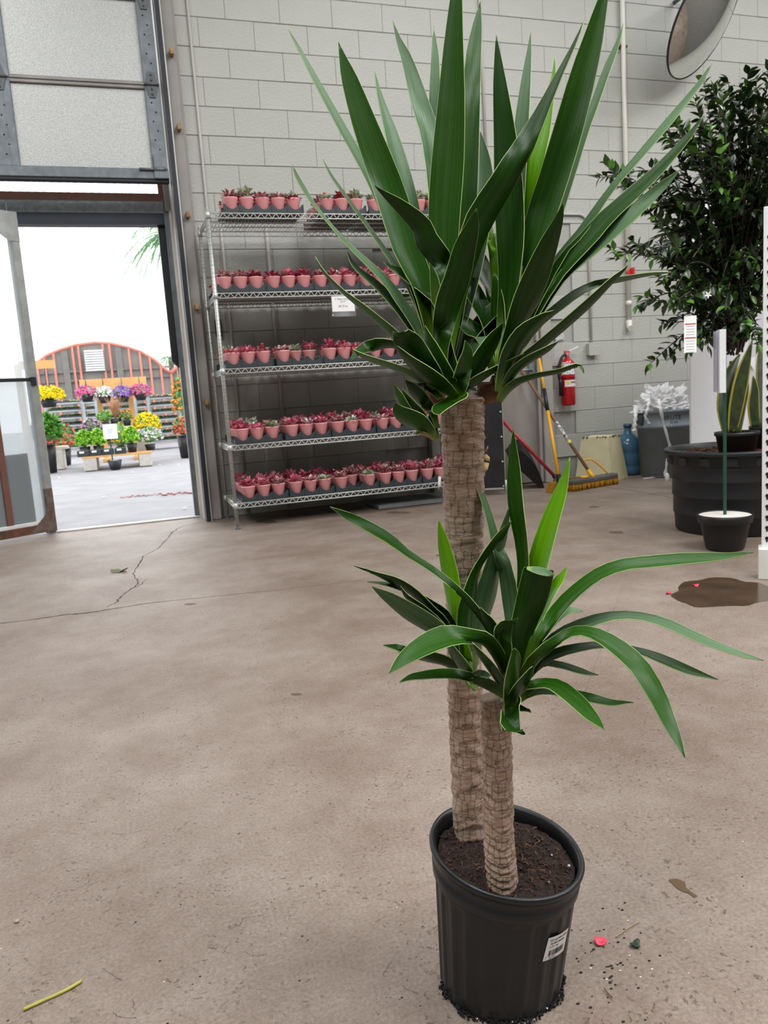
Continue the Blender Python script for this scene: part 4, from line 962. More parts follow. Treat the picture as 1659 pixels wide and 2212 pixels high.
# ---- white boards behind the tub
WBY = 4.25; x0 = AY(1491, 900, WBY).x
wbz = AY(1497, 440, WBY).z
bo = thing('white_board', (x0 + .25, WBY, 0), 'tall plain white board standing behind the black tub', 'board')
MB().box((x0 + .235, WBY, wbz / 2 + .05), (.47, .018, wbz - .1), ch=.002).build('board_sheet', M_WHITE, bo)
for dx in (.05, .42): MB().box((x0 + dx, WBY + .06, .025), (.05, .30, .05)).build('board_foot', M_GALV, bo)
MB().box((x0 + .235, WBY + .02, .07), (.44, .03, .06)).build('base_rail', M_GALV, bo)
MB().box((x0 + 1.02, WBY + .30, .98), (.98, .03, 1.96), ch=.003).build('display_panel', mat('offwhite_panel', 'cfcfd2', .5, var=.03), label='pale grey upright display panel beside the white board', cat='board')
pc_ = AY(1620, 785, WBY + .28); PT3 = MB().prism([(-.04, .03), (.035, .045), (.03, -.05)], (pc_.x, WBY + .268, pc_.z), (1, 0, 0), (0, 0, 1), (0, 1, 0), .001)
PT3.build('paper_scrap', M_PAPER, label='small torn white paper stuck on the pale display panel', cat='paper')
# ---- gondola upright
gp = F(1641, 1249); gd = Vector((gp.x, gp.y, 0)).normalized(); gs = Vector((gd.y, -gd.x, 0)); rg_ = Matrix((gs, gd, Vector((0, 0, 1)))).transposed()
gz = AY(1648, 447, gp.y).z; gw = .075
go = thing('slotted_upright', gp + gs * gw / 2, 'white slotted steel shelf upright with columns of keyhole slots painted shade-black', 'post')
PW = mat('upright_white', 'e9ebec', .4, var=.02)
MB().box(gp + gs * (gw / 2 + .006) + gd * .03 + Vector((0, 0, (gz + .10) / 2)), (gw, .05, gz - .10), rot=rg_, ch=.002).build('upright', PW, go)
MB().box(gp + gs * (gw / 2) + gd * .02 + Vector((0, 0, .065)), (gw + .012, .09, .13), rot=rg_, ch=.003).build('base_shoe', mat('shoe_white', 'dfe0d8', .5, var=.05), go)
sl = MB(); n = int((gz - .2) / .0445)
for k in range(n):
    z = .17 + k * .0445
    for q in (.026, .060):
        o_ = gp + gs * q + gd * .0035 + Vector((0, 0, z)); sl.cyl(o_ + gd * .003, o_ - gd * .0005, .0072, n=10); sl.box(o_ + gd * .0012 + Vector((0, 0, -.009)), (.0065, .003, .014), rot=rg_)
sl.build('keyhole_shade_inserts', mat('slot_shade_black', '0e0e10', .8), go, kind='stuff')  # raised black inserts; the shade inside the slots is put into their colour
# ---- puddle
v = []; ctr = F(1558, 1281)
for k in range(48):
    q = 2 * math.pi * k / 48; rr = 1 + .07 * math.sin(3 * q + 1) + .05 * math.sin(7 * q) + .02 * math.sin(13 * q); p = F(1562 + math.cos(q) * 112 * rr, 1281 + math.sin(q) * 31 * rr); v.append((p.x, p.y, .0012))
MB().add(v, [tuple(range(48))]).build('puddle', mat('wet_floor', '4a3a2d', .16, var=.3, scale=8, spec=.5), label='shallow dark wet puddle on the concrete by the white post', cat='puddle')
M_PET = mat('petal_pink', 'e03e54', .5, var=.15)
def petal(px, py, s, label, nm='petal', m=M_PET, sx=1.0, seed=0):
    c = F(px, py); vs = []; fs = []; rg = random.Random(seed); n = 12
    for i in range(3):
        for j in range(n):
            q = 2 * math.pi * j / n; rr = (.02, .6, 1)[i] * (1 + rg.uniform(-.3, .25)); vs.append((c.x + math.cos(q) * rr * s * sx, c.y + math.sin(q) * rr * s, .002 + s * .25 * (rr ** 2) * (.75 + .9 * math.sin(2 * q + seed) + rg.uniform(-.3, .6))))
    for i in range(2):
        for j in range(n): fs.append((i * n + j, i * n + (j + 1) % n, (i + 1) * n + (j + 1) % n, (i + 1) * n + j))
    o = MB().add(vs, fs, 0, True).build(nm, m, label=label, cat='petal' if m is M_PET else 'debris'); sd2 = o.modifiers.new('s', 'SOLIDIFY'); sd2.thickness = .0008; return o
petal(1444, 1283, .012, 'fallen pink petal on dry concrete beside the puddle', seed=1)
petal(1502, 1266, .011, 'fallen pink petal lying in the wet puddle', seed=2)
petal(1299, 2038, .0085, 'bright pink crumpled petal on the floor near the black yucca pot', seed=3, sx=1.1)
# ================================================================== OUTSIDE
M_RED2 = mat('red_frame', 'c07565', .6, var=.08)
GY = 22.5
gh = thing('greenhouse', (AY(205, 950, GY).x, GY, 0), 'arched greenhouse front with red ribs and grey plastic glazing', 'greenhouse')
arch = [(70, 806), (78, 785), (100, 768), (130, 755), (165, 745), (205, 740), (240, 742), (275, 750), (305, 760), (335, 778), (356, 797), (370, 806)]
AP = [AY(x, y, GY) for x, y in arch]
def wallgrid(P, zb=0.0, Y=GY):
    m = MB(); vs = []; 
    for p in P: vs += [(p.x, Y + .1, zb), (p.x, Y + .1, p.z)]
    return m.add(vs, [(2 * i, 2 * i + 2, 2 * i + 3, 2 * i + 1) for i in range(len(P) - 1)])
M_GHP = mat('greenhouse_sheet', '8b8883', .4, var=.2, scale=.8)
front = wallgrid(AP); 
go2 = front.build('front_sheet', M_GHP, gh); s_ = go2.modifiers.new('s', 'SOLIDIFY'); s_.thickness = .03
MB().tube([(p.x, GY, p.z) for p in AP], .045, 6).build('arch_rib', M_RED2, gh)
def zat(x):
    for a, b in zip(AP, AP[1:]):
        if a.x <= x <= b.x: return a.z + (b.z - a.z) * (x - a.x) / (b.x - a.x)
    return AP[0].z
for px in (84, 101, 122, 164, 177, 230, 244, 285, 308, 328, 350):
    x = AY(px, 820, GY).x; MB().box((x, GY, zat(x) / 2), (.055, .06, zat(x))).build('mullion', M_RED2, gh)
for px in (146, 262): 
    x = AY(px, 820, GY).x; MB().box((x, GY + .02, zat(x) / 2), (.16, .06, zat(x) - .1)).build('inner_post', mat('gh_post', '6a6763', .6), gh)
for py in (800, 820): 
    z = AY(205, py, GY).z; MB().box(((AP[0].x + AP[-1].x) / 2, GY + .03, z), (AP[-1].x - AP[0].x, .04, .06)).build('girt', MATS['gh_post'], gh)
a = AY(179, 757, GY - .1); b = AY(229, 801, GY - .1)
lv = MB().box(((a.x + b.x) / 2, GY - .06, (a.z + b.z) / 2), (b.x - a.x, .04, a.z - b.z)).build('vent_frame', mat('vent_frame_grey', '7a7a76', .6), gh)
for k in range(9):
    z = b.z + (a.z - b.z) * (k + .5) / 9; MB().box(((a.x + b.x) / 2, GY - .11, z), (b.x - a.x - .04, .05, (a.z - b.z) / 9 * .74), rot=Matrix.Rotation(-.3, 3, 'X')).build('louvre', mat('louvre_pale', 'c4c6c6', .5), lv)
# neighbouring bay
AP2 = [AY(x, y, GY) for x, y in ((370, 806), (378, 797), (392, 783), (420, 765), (470, 745))]
g2 = thing('greenhouse', (AP2[2].x, GY, 0), 'edge of a second greenhouse bay beyond the door jamb', 'greenhouse')
o = wallgrid(AP2).build('front_sheet', M_GHP, g2); s_ = o.modifiers.new('s', 'SOLIDIFY'); s_.thickness = .03
MB().tube([(p.x, GY, p.z) for p in AP2], .06, 6).build('arch_rib', M_RED2, g2)
for px in (371, 386, 420): 
    x = AY(px, 820, GY).x; MB().box((x, GY, AY(px, 800, GY).z / 2), (.055, .06, AY(px, 800, GY).z)).build('mullion', M_RED2, g2)
# ---- seedling racks
RY = 18.6
M_RACK = mat('rack_steel', '9aa3a6', .5, .3, var=.1)
M_SEED = [mat('seedling_green', '6f9a5c', .6, var=.3, scale=12), mat('seedling_dark', '4a7845', .6, var=.3, scale=12), mat('seedling_pink', 'd68a98', .6, var=.3, scale=12)]
def seed_mesh(L_, D_, seed, top=False):
    f = MB(); rg = random.Random(seed)
    for k in range(int(330 * L_)):
        p = Vector((rg.uniform(.03, L_ - .03), rg.uniform(.03, D_ - .03), .028)); a = rg.uniform(0, 6.28)
        leafquad(f, p, Vector((math.cos(a), math.sin(a), rg.uniform(.4, 1.6))), Vector((0, 0, 1)), rg.uniform(.04, .07), rg.uniform(.03, .05), 0 if rg.random() < .6 else (2 if top and rg.random() < .8 else 1))
    return f.mesh('foliage', M_SEED)
SM = [seed_mesh(.6, .4, k) for k in (1, 2, 3)]; SMT = seed_mesh(.6, .4, 9, True)
seed_tray = MB(); seed_tray.box((.3, .2, .015), (.6, .4, .03)); seed_tray_me = seed_tray.mesh('flat', MATS['tray_black'])
def rack(px0, px1, pyt, Y, levels, label, drop=0):
    a = AY(px0, pyt, Y); b = AY(px1, pyt, Y); zt = (a.z + b.z) / 2; x0, x1 = a.x, b.x
    t = thing('seedling_rack', ((x0 + x1) / 2, Y, 0), 'steel seedling rack, ' + label, 'rack'); SHORT = label.split(',')[0]
    for x in (x0, x1):
        for y in (Y, Y + .5): MB().box((x, y, zt / 2), (.05, .05, zt)).build('post', M_RACK, t)
    for k in range(levels):
        z = zt - .04 - k * (zt - .22) / (levels - 1) if levels > 1 else zt
        MB().box(((x0 + x1) / 2, Y + .25, z), (x1 - x0, .52, .034)).build('shelf', M_RACK, t)
        n = max(1, int((x1 - x0) / .62)); g = (x1 - x0) / n
        for i in range(n):
            s = thing('seedling_flat', (x0 + g * i + .034, Y + .05, z + .017), '%s flat of %s seedlings, %s shelf, %s' % (ONUM[i + 1], 'pink' if k == 0 else 'green', ONUM[k + 1], label), 'plant tray', 'seedling flats outside')
            s.scale = ((g - .068) / .6, 1, 1); obj('flat', seed_tray_me, s, True); obj('foliage', SMT if k == 0 else random.choice(SM), s, True)
rack(96, 176, 868, RY, 7, 'long rack beside the open door leaf')
rack(179, 206, 866, RY - .3, 7, 'narrow rack by the pink basket')
rack(214, 284, 862, RY + .3, 6, 'rack behind the wooden stand')
rack(291, 318, 860, RY - .3, 7, 'narrow rack by the bright pink basket')
rack(320, 386, 856, RY, 7, 'long rack beside the door jamb')
# ---- flowering mounds
def mound(seed, rx, ry, rz, n, fm, frac=.8, green=0, sz=.07):
    rg = random.Random(seed); fl_ = MB(); gr = MB()
    for k in range(n):
        th = rg.uniform(0, 6.283); u = rg.uniform(-.25, 1); s = math.sqrt(max(0, 1 - u * u)); q = rg.uniform(.82, 1.08)
        p = Vector((math.cos(th) * s * rx * q, math.sin(th) * s * ry * q, u * rz * q)); d = Vector((p.x / rx, p.y / ry, p.z / rz + .3)).normalized()
        isf = rg.random() < frac
        m = fl_ if isf else gr
        for e in range(3 if isf else 2):
            a = d + Vector((rg.uniform(-.9, .9), rg.uniform(-.9, .9), rg.uniform(-.6, .9))); leafquad(m, p, a, d, sz * rg.uniform(.7, 1.2), sz * .6, 0)
    core = MB().ball((0, 0, rz * .25), 1, 14, sc=(rx * .8, ry * .8, rz * .7))
    return fl_.mesh('blossoms', fm), gr.mesh('foliage', M_SEED[green]), core.mesh('leaf_core', mat('plant_core', '6a9458', .8, var=.3, scale=10))
def plant(name, loc, mesh3, label, pot=None, cat='potted plant', group=None, lift=0.0):
    t = thing(name, loc, label, cat, group)
    for nm, me in zip(('blossoms', 'foliage', 'leaf_core'), mesh3):
        if len(me.polygons): o = obj(nm, me, t, True); o.location = (0, 0, lift)
    if pot:
        r, h = pot; MB().lathe([(.001, 0), (r * .75, 0), (r, h), (r * .92, h), (.001, h * .9)], n=16).build('pot', M_BLACK, t, True)
    return t
Mp = mat('bloom_pink', 'e46fae', .6, var=.12, scale=9); Mw = mat('bloom_white', 'ece4ec', .6, var=.06, scale=9); Mv = mat('bloom_violet', 'a67cc8', .6, var=.15, scale=9); My = mat('bloom_yellow', 'f0d800', .6, var=.1, scale=9); Mc = mat('bloom_coral', 'e0705c', .6, var=.2, scale=9); Mo = mat('bloom_orange', 'e69a3e', .6, var=.2, scale=9); Ml = mat('bloom_lilac', 'c9a4cf', .6, var=.15, scale=9); Mg = mat('lime_green', '8fc63a', .6, var=.2, scale=9)
# wooden stand with four hanging baskets
BY = 15.4
wd_ = mat('pine_board', 'cfa066', .6, var=.12, scale=4)
p0 = AY(172, 831, BY); p1 = AY(316, 826, BY)
ws = thing('basket_stand', ((p0.x + p1.x) / 2, BY, 0), 'wooden stand with a broad pine board for hanging flower baskets', 'stand')
MB().box(((p0.x + p1.x) / 2, BY, (p0.z + p1.z) / 2), (p1.x - p0.x, .04, .20)).build('board', wd_, ws)
for px in (217, 284): 
    x = AY(px, 880, BY).x; MB().box((x, BY + .06, p0.z / 2), (.09, .07, p0.z)).build('post', wd_, ws)
    MB().bar((x, BY + .08, p0.z * .6), (x, BY + .75, .02), .07, .07).build('brace', wd_, ws)
    MB().box((x, BY + .3, .03), (.12, 1.1, .06)).build('foot', wd_, ws)
for i, (px, py, fm, nm_) in enumerate(((187, 849, Mp, 'pink'), (225, 852, Mw, 'white'), (265, 850, Mv, 'violet'), (303, 846, Mp, 'bright pink'))):
    c = AY(px, py, BY - .25); t = plant('hanging_basket', c, mound(30 + i, .16, .16, .14, 260, fm, .85, sz=.045), 'hanging basket of %s flowers on the wooden stand' % nm_, cat='hanging basket', lift=-.02)
    MB().lathe([(.001, -.16), (.08, -.16), (.125, -.02), (.115, -.02)], n=16).build('basket', M_DARK, t, True)
    hk = MB(); hk.tube([(0, .235, p0.z - c.z), (0, .06, p0.z - c.z + .08), (0, 0, p0.z - c.z + .02), (0, 0, .0)], .006, 5); hk.build('hook', M_DARK, t, True)
# pallet display
q0 = F(180, 1018); q1 = F(332, 1004); pY = 13.0
pdy = thing('plank_bench', ((q0.x + q1.x) / 2, pY + .3, 0), 'low wooden plank bench on concrete blocks with bedding plants', 'bench')
M_CB = mat('cinder_block', 'bdb8b0', .9, var=.12, scale=12, bump=.3)
for x in (q0.x + .12, q1.x - .12): MB().box((x, pY + .3, .1), (.2, .6, .2), ch=.01).build('block', M_CB, pdy)
for j in range(4): MB().box(((q0.x + q1.x) / 2, pY + .07 + j * .15, .215), (q1.x - q0.x, .14, .03)).build('plank', wd_, pdy)
pd2 = thing('plank_bench', ((q0.x + q1.x) / 2, pY + .95, 0), 'raised plank bench tier behind the low bedding bench', 'bench')
for x in (q0.x + .12, q1.x - .12): MB().box((x, pY + .95, .2), (.2, .5, .4), ch=.01).build('block', M_CB, pd2)
for j in range(3): MB().box(((q0.x + q1.x) / 2, pY + .8 + j * .15, .415), (q1.x - q0.x, .14, .03)).build('plank', wd_, pd2)
gtx = AY(250, 905, pY + 1.0).x
pd3 = thing('block_pedestal', (gtx, pY + .95, .43), 'grey concrete block riser in the middle of the display', 'block')
for dx in (-.13, .13): MB().box((gtx + dx, pY + 1.0, .54), (.256, .3, .22), ch=.01).build('block', M_CB, pd3)
lime = mound(50, .095, .095, .16, 260, Mg, 1, sz=.055)
for px, py, lab in ((186, 972, 'lime green bushy plant on the low bench, first'), (216, 970, 'lime green bushy plant on the low bench, second'), (288, 967, 'lime green bushy plant beside the bench end')):
    b = AY(px, 990, pY + .23); plant('lime_shrub', (b.x, pY + .23, .23), lime, lab, pot=(.085, .15), lift=.22)
for k, px in enumerate((182, 209, 236, 263)):
    lab_ = '%s black plastic plant pack counting from the coral flowers along the low bench' % ONUM[k + 1]
    b = AY(px, 995, pY + .08); o = MB().box((b.x, pY + .06, .28), (.18, .10, .10), ch=.01).build('planter_pack', MATS['tray_black'], label=lab_, cat='tray', group='packs on the low bench')
    MB().box((b.x - .02, pY + .006, .30), (.07, .004, .03)).build('pack_label', M_PAPER, o)
b = AY(318, 930, pY + .6); plant('yellow_mum', (gtx + .50, pY + .95, .43), mound(51, .20, .2, .20, 420, My, .9, sz=.045), 'broad mound of yellow flowers on the raised bench', pot=(.10, .18), lift=.2)
b = AY(196, 940, pY + .6); plant('lilac_plant', (gtx - .40, pY + .85, .43), mound(52, .125, .13, .18, 260, Ml, .6, sz=.05), 'loose lilac flowering plant on the raised bench', pot=(.10, .1), lift=.2)
b = AY(222, 915, pY + .6); plant('violet_plant', (gtx - .17, pY + .745, .43), mound(53, .09, .06, .11, 150, Mv, .6, sz=.05), 'small violet flowering plant in front of the block riser', pot=(.065, .08), lift=.14)
b = AY(258, 935, pY + .6); plant('yellow_pansy', (b.x, pY + .46, .23), mound(54, .12, .12, .28, 120, My, .4, sz=.045), 'slim plant with few yellow flowers in the display', pot=(.08, .1), lift=.2)
b = AY(320, 952, pY + .6); plant('silver_plant', (b.x + .02, pY + .44, .23), mound(55, .19, .14, .16, 220, Mw, .5, sz=.05), 'silvery white trailing plant at the bench end', pot=(.09, .1), lift=.2)
gt = thing('ornamental_grass', (AY(250, 905, pY + 1.0).x, pY + 1.0, .65), 'brown ornamental grass fountain at the centre of the display', 'potted plant')
g = MB(); rg = random.Random(5)
for k in range(120):
    a = rg.uniform(0, 6.28); l = rg.uniform(.2, .42); s = rg.uniform(.03, .2); g.tube([(0, 0, .12), (math.cos(a) * s * .4, math.sin(a) * s * .4, .12 + l * .6), (math.cos(a) * s, math.sin(a) * s, .12 + l)], [.004, .003, .001], 3, caps=False)
g.build('grass_blades', mat('grass_brown', 'b98a62', .7, var=.2, scale=9), gt, True, kind='stuff')
MB().lathe([(.001, 0), (.075, 0), (.095, .14), (.088, .14), (.001, .12)], n=16).build('pot', M_DARK, gt, True)
for dx, fm, lab in ((.18, Mo, 'small orange and green plant on the block riser'), (-.18, Mg, 'small leafy green plant on the block riser')):
    plant('bedding_plant', (gt.location.x + dx, pY + 1.0, .65), mound(60 + int(dx * 10), .10, .10, .11, 140, fm, .4, sz=.045), lab, pot=(.068, .10), lift=.15)
# sign in pot on the ground
sp = F(250, 1014); so = thing('stake_sign', sp, 'white square sign on a green stake in a small black pot outdoors', 'sign')
MB().lathe([(.001, 0), (.075, 0), (.11, .15), (.10, .15), (.001, .14)], sp, 18).build('pot', M_DARK, so)
MB().lathe([(.001, .148), (.108, .146)], sp, 18).build('white_fill', M_WHITE, so)
zc = AY(238, 932, sp.y).z; xc = AY(238, 932, sp.y).x
MB().box((sp.x - .03, sp.y, .45), (.02, .02, .72)).build('stake', MATS['green_stake'], so)
cd_ = MB().box((xc, sp.y - .012, zc), (.21, .008, .23)).build('card', M_PAPER, so)
k_ = MB(); 
for q in range(3): k_.box((xc, sp.y - .0168, zc + .03 - q * .025), (.10 - q * .02, .001, .010))
k_.build('print_lines', mat('print_blue', '8aa6bd', .6), cd_)
# left bench with coral flowers + yellow basket
lb_ = thing('plank_bench', (AY(112, 990, 14.2).x, 14.2, 0), 'grey concrete block bench beside the open door with coral flowers', 'bench')
bx0 = AY(100, 985, 14.2).x
for x in (bx0 - .30, bx0 + .22): MB().box((x, 14.3, .17), (.12, .5, .34), ch=.01).build('block', M_CB, lb_)
MB().box((bx0 - .1, 14.3, .36), (.9, .5, .04)).build('plank', mat('grey_plank', 'c0b6a6', .7), lb_)
b = AY(108, 962, 14.2); plant('coral_plant', (b.x, 14.15, .38), mound(70, .17, .17, .16, 260, Mc, .6, sz=.06), 'coral flowered plant on the concrete block bench', pot=(.1, .1), lift=.12)
b = AY(134, 955, 15.2); plant('coral_plant', (b.x, 15.2, 0), mound(71, .22, .2, .30, 300, Mc, .35, sz=.07), 'tall green plant with coral flowers behind the block bench', pot=(.14, .3), lift=.42)
b = AY(104, 858, 12.6); t = plant('hanging_basket', b, mound(72, .21, .2, .14, 360, My, .95, sz=.05), 'hanging basket of bright yellow flowers beside the door leaf', cat='hanging basket')
MB().lathe([(.001, -.15), (.09, -.15), (.13, -.02), (.12, -.02)], n=16).build('basket', M_DARK, t, True)
MB().tube([(0, 0, -.02), (0, 0, .45), (-.1, 0, .45)], .006, 5).build('hook', M_DARK, t, True)
pst = thing('basket_post', (b.x - .36, 12.6, 0), 'wooden post carrying the yellow hanging basket', 'post')
MB().box((b.x - .36, 12.6, (b.z + .5) / 2), (.09, .09, b.z + .5)).build('post_timber', wd_, pst)
MB().box((b.x - .1, 12.6, b.z + .48), (.50, .05, .12)).build('board', wd_, pst)
b = AY(98, 905, 13.4); plant('green_shrub', (b.x, 13.4, .0), mound(73, .17, .17, .26, 240, mat('leaf_bright', '4f8a2c', .5, var=.3, scale=6), 1, sz=.12), 'broad-leaved green shrub on the bench beside the door leaf', pot=(.10, .45), lift=.62)
# right: coral plant on table + climbing plant
b = AY(398, 935, 14.4); plant('coral_plant', (b.x, 14.4, .0), mound(74, .17, .17, .20, 260, Mc, .5, sz=.07), 'coral and yellow flowered plant beside the door jamb', pot=(.14, .40), lift=.5)
b = AY(398, 850, 15.5); plant('orange_climber', (b.x, 15.5, 0), mound(75, .2, .2, .55, 260, Mo, .45, sz=.09), 'tall climbing plant with orange flowers beside the door jamb', pot=(.16, .4), lift=.95)
# grey fleck litter on the asphalt
for px, py in ((237, 1042), (398, 1098), (128, 1032), (285, 1020), (385, 1003), (345, 1004), (224, 1073)):
    MB().ball(F(px, py, .0), .02, 6, sc=(1, 1, .25)).build('fallen_petal', M_PAPER, label='small white petal dropped on the asphalt', cat='petal', group='white petals on the asphalt')
cp = MB()
for k in range(26): p = F(262 + k * 6, 1074 - k * .45 + rnd(-2, 2), 0); cp.ball((p.x, p.y, .0), rnd(.015, .03), 6, sc=(1, 1, .3))
cp.build('petal_drift', mat('petal_dust', 'd98a94', .7, col2='6d5a58', scale=30), label='thin line of swept pink petals on the asphalt', cat='petals', kind='stuff')
# trees in the sky
M_FR = mat('frond_green', '5f8a5c', .6, var=.3, scale=5)
def palm(px, py, Y, n, ln, label, seed, spread=6.28):
    c = AY(px, py, Y); t = thing('palm_tree', (c.x, Y, 0), label, 'tree'); rg = random.Random(seed)
    MB().tube([(c.x, Y, 0), (c.x + .05, Y, c.z)], [.16, .11], 10).build('trunk', M_TRK, t)
    for k in range(n):
        a = rg.uniform(0, 6.28); l = rg.uniform(.7, 1.1) * ln; f = MB(); P = []
        el = rg.uniform(-.2, .8)
        for i in range(9):
            s = i / 8; P.append(Vector((c.x + math.cos(a) * l * s, Y + math.sin(a) * l * s, c.z + l * (math.sin(el) * s - .75 * s * s))))
        f.tube(P, [.015 - .0015 * i for i in range(9)], 4)
        for i in range(2, 9):
            for sg_ in (-1, 1):
                for e in (0, .5):
                    p = P[i - 1].lerp(P[i], e); tg = (P[i] - P[i - 1]).normalized(); sdv_ = tg.cross(Vector((0, 0, 1))).normalized() * sg_
                    leafquad(f, p, sdv_ * .6 + tg * .6 + Vector((0, 0, -.8)), tg, ln * .26, .018, 0)
        f.build('frond', M_FR, t)
palm(366, 505, 17.0, 34, 1.05, 'palm tree with drooping fronds behind the door jamb', 4)
palm(366, 772, 34.0, 12, 1.0, 'distant thin palm above the greenhouse valley', 8)
# ================================================================== YUCCA
PB = Vector((.432, .930, 0)); PR = Vector((.4495, .927, .205)); TILT = (-.131, .123); RB, RR = .0885, .1035
yu = thing('potted_yucca', PB, 'tall spineless yucca with two bare canes in a ribbed black nursery pot', 'potted plant')
def pot_pt(th, h, off=0.0, dr=0.0):
    """surface point of the slightly squashed nursery pot; h 0..1"""
    c = PB.lerp(PR, h); r = RB + (RR - RB) * h + dr + off
    x = r * math.cos(th); y = r * math.sin(th); k = max(0, min(1, h)) ** 1.5
    return Vector((c.x + x, c.y + y, .205 * h + (TILT[0] * x + TILT[1] * y) * k))
NT = 180
def flute(th, h):
    if h < .05 or h > .77: return 0
    a = (th / (2 * math.pi) * 22) % 1; e = abs(a - .5) * 2      # 0 centre 1 edge
    top = .77 - .03 * e * e
    if h > top or e > .62: return 0
    return -.0022 * min(1, (.62 - e) / .10) * min(1, (top - h) / .02)
rows = [(.0, -.006), (.01, -.001), (.03, 0), (.05, 0), (.07, 0), (.1, 0)] + [(.1 + .05 * k, 0) for k in range(1, 13)] + [(.715, 0), (.73, 0), (.745, 0), (.76, 0), (.775, 0), (.79, 0), (.795, .0022), (.80, .0032), (.87, .0034), (.875, .0022), (.955, .003), (.96, .0055), (.985, .0062), (1.0, .0045), (1.002, .001), (.985, -.0025), (.93, -.0035), (.9, -.004), (.8, -.006)]
vs = []; fs = []
for h, dr in rows:
    for j in range(NT):
        th = 2 * math.pi * j / NT; vs.append(pot_pt(th, h, flute(th, h) if dr == 0 else 0, dr))
for i in range(len(rows) - 1):
    for j in range(NT): fs.append((i * NT + j, i * NT + (j + 1) % NT, (i + 1) * NT + (j + 1) % NT, (i + 1) * NT + j))
fs.append(tuple(range(NT))[::-1])
M_NP = mat('nursery_pot', '15181b', .36, var=.3, scale=14, bump=.06, bscale=150)
pot = MB().add(vs, fs, 0, True).build('pot', M_NP, yu)
# soil
SH = .915
def soil_pt(u, th):
    p = pot_pt(th, SH, 0, -.0055); c = PB.lerp(PR, SH); q = Vector((c.x, c.y, .205 * SH)).lerp(p, u)
    q.z += .006 * noise.noise(q * 45) + .004 * noise.noise(q * 110) + .004 * (1 - u); return q
vs = []; fs = []; NR, NA = 22, 60
for i in range(NR + 1):
    for j in range(NA): vs.append(soil_pt(max(.001, i / NR), 2 * math.pi * j / NA))
for i in range(NR):
    for j in range(NA): fs.append((i * NA + j, i * NA + (j + 1) % NA, (i + 1) * NA + (j + 1) % NA, (i + 1) * NA + j))
M_SOIL = mat('yucca_soil', '35231a', .95, var=.6, scale=90, bump=1.0, bscale=160, col2='120b08')
soil = MB().add(vs, fs, 0, True).build('soil', M_SOIL, yu)
fb_ = MB(); rg = random.Random(3)
for k in range(520):
    p = soil_pt(math.sqrt(rg.random()) * .96, rg.uniform(0, 6.28)); a = rg.uniform(0, 6.28); l = rg.uniform(.004, .014); m_ = 0 if rg.random() < .75 else 1
    q = p + Vector((math.cos(a) * l, math.sin(a) * l, rg.uniform(-.001, .005)))
    fb_.tube([p, p.lerp(q, .5) + Vector((rg.uniform(-.002, .002), rg.uniform(-.002, .002), rg.uniform(.001, .004))), q], rg.uniform(.0003, .0009), 3, m_, caps=False)
for k in range(260):
    p = soil_pt(math.sqrt(rg.random()) * .95, rg.uniform(0, 6.28)); fb_.ball(p, rg.uniform(.001, .0035), 5, 0, (1, 1, .7))
fb_.build('soil_fibres', [mat('fibre_dark', '3b261a', .9, var=.4, scale=200), mat('fibre_tan', '6e4d38', .9, var=.3, scale=200)], soil, kind='stuff')
pl = MB()
for px, py in ((1121, 1857), (1122, 1873), (1192, 1853), (1229, 1876), (1036, 1908), (1005, 1830), (1186, 1912), (1164, 1822), (1130, 1915), (1098, 1930)):
    d = RAY(px, py); t = (.178 - CAMH) / d.z; p = CAM + d * t; pl.ball(p + Vector((0, 0, .004)), rg.uniform(.0013, .0024), 7)
pl.build('perlite', mat('perlite_white', 'dcdad6', .7), soil, kind='stuff')
# loose soil squeezed out at the base
v = MB()
for k in range(900):
    th = rg.uniform(math.radians(170), math.radians(360)); r = RB - .007 + (.012 + .010 * noise.noise(Vector((th * 3.1, 0, 0)))) * rg.random(); v.ball((PB.x + r * math.cos(th), PB.y + r * math.sin(th), rg.uniform(.001, .007)), rg.uniform(.0006, .0022), 5, 0 if rg.random() < .985 else 1)
v.build('spilled_soil', [mat('wet_soil', '151110', .9, var=.4, scale=100), MATS['perlite_white']], yu, kind='stuff')
# sticker wrapped on the pot
def find(px, py):
    best = None
    for i in range(240):
        th = math.radians(180 + 200 * i / 240)
        for j in range(30, 75):
            h = j / 100; u, w_, d_ = PROJ(pot_pt(th, h, .0008)); e = (u - px) ** 2 + (w_ - py) ** 2
            nrm = Vector((math.cos(th), math.sin(th), 0))
            if nrm.dot(CAM - pot_pt(th, h)) < 0: continue
            if best is None or e < best[0]: best = (e, th, h)
    return best[1], best[2]
cTL, cTR, cBR, cBL = find(1185, 2027), find(1227, 2003), find(1217, 2052), find(1172, 2078)
def stk(u, v, off):
    a = (cTL[0] * (1 - u) + cTR[0] * u, cTL[1] * (1 - u) + cTR[1] * u); b = (cBL[0] * (1 - u) + cBR[0] * u, cBL[1] * (1 - u) + cBR[1] * u)
    return pot_pt(b[0] * (1 - v) + a[0] * v, b[1] * (1 - v) + a[1] * v, off)
vs = [stk(i / 12, j / 6, .0009) for j in range(7) for i in range(13)]; fs = [(j * 13 + i, j * 13 + i + 1, (j + 1) * 13 + i + 1, (j + 1) * 13 + i) for j in range(6) for i in range(12)]
sk = MB().add(vs, fs, 0, True).build('price_sticker', mat('sticker_paper', 'dddcd8', .5, var=.02), pot)
ink = MB()
def irect(u0, u1, v0, v1):
    n = max(1, int((u1 - u0) * 10)); o = [stk(u0 + (u1 - u0) * i / n, vv, .0013) for i in range(n + 1) for vv in (v0, v1)]
    ink.add(o, [(2 * i, 2 * i + 2, 2 * i + 3, 2 * i + 1) for i in range(n)])
u = .16
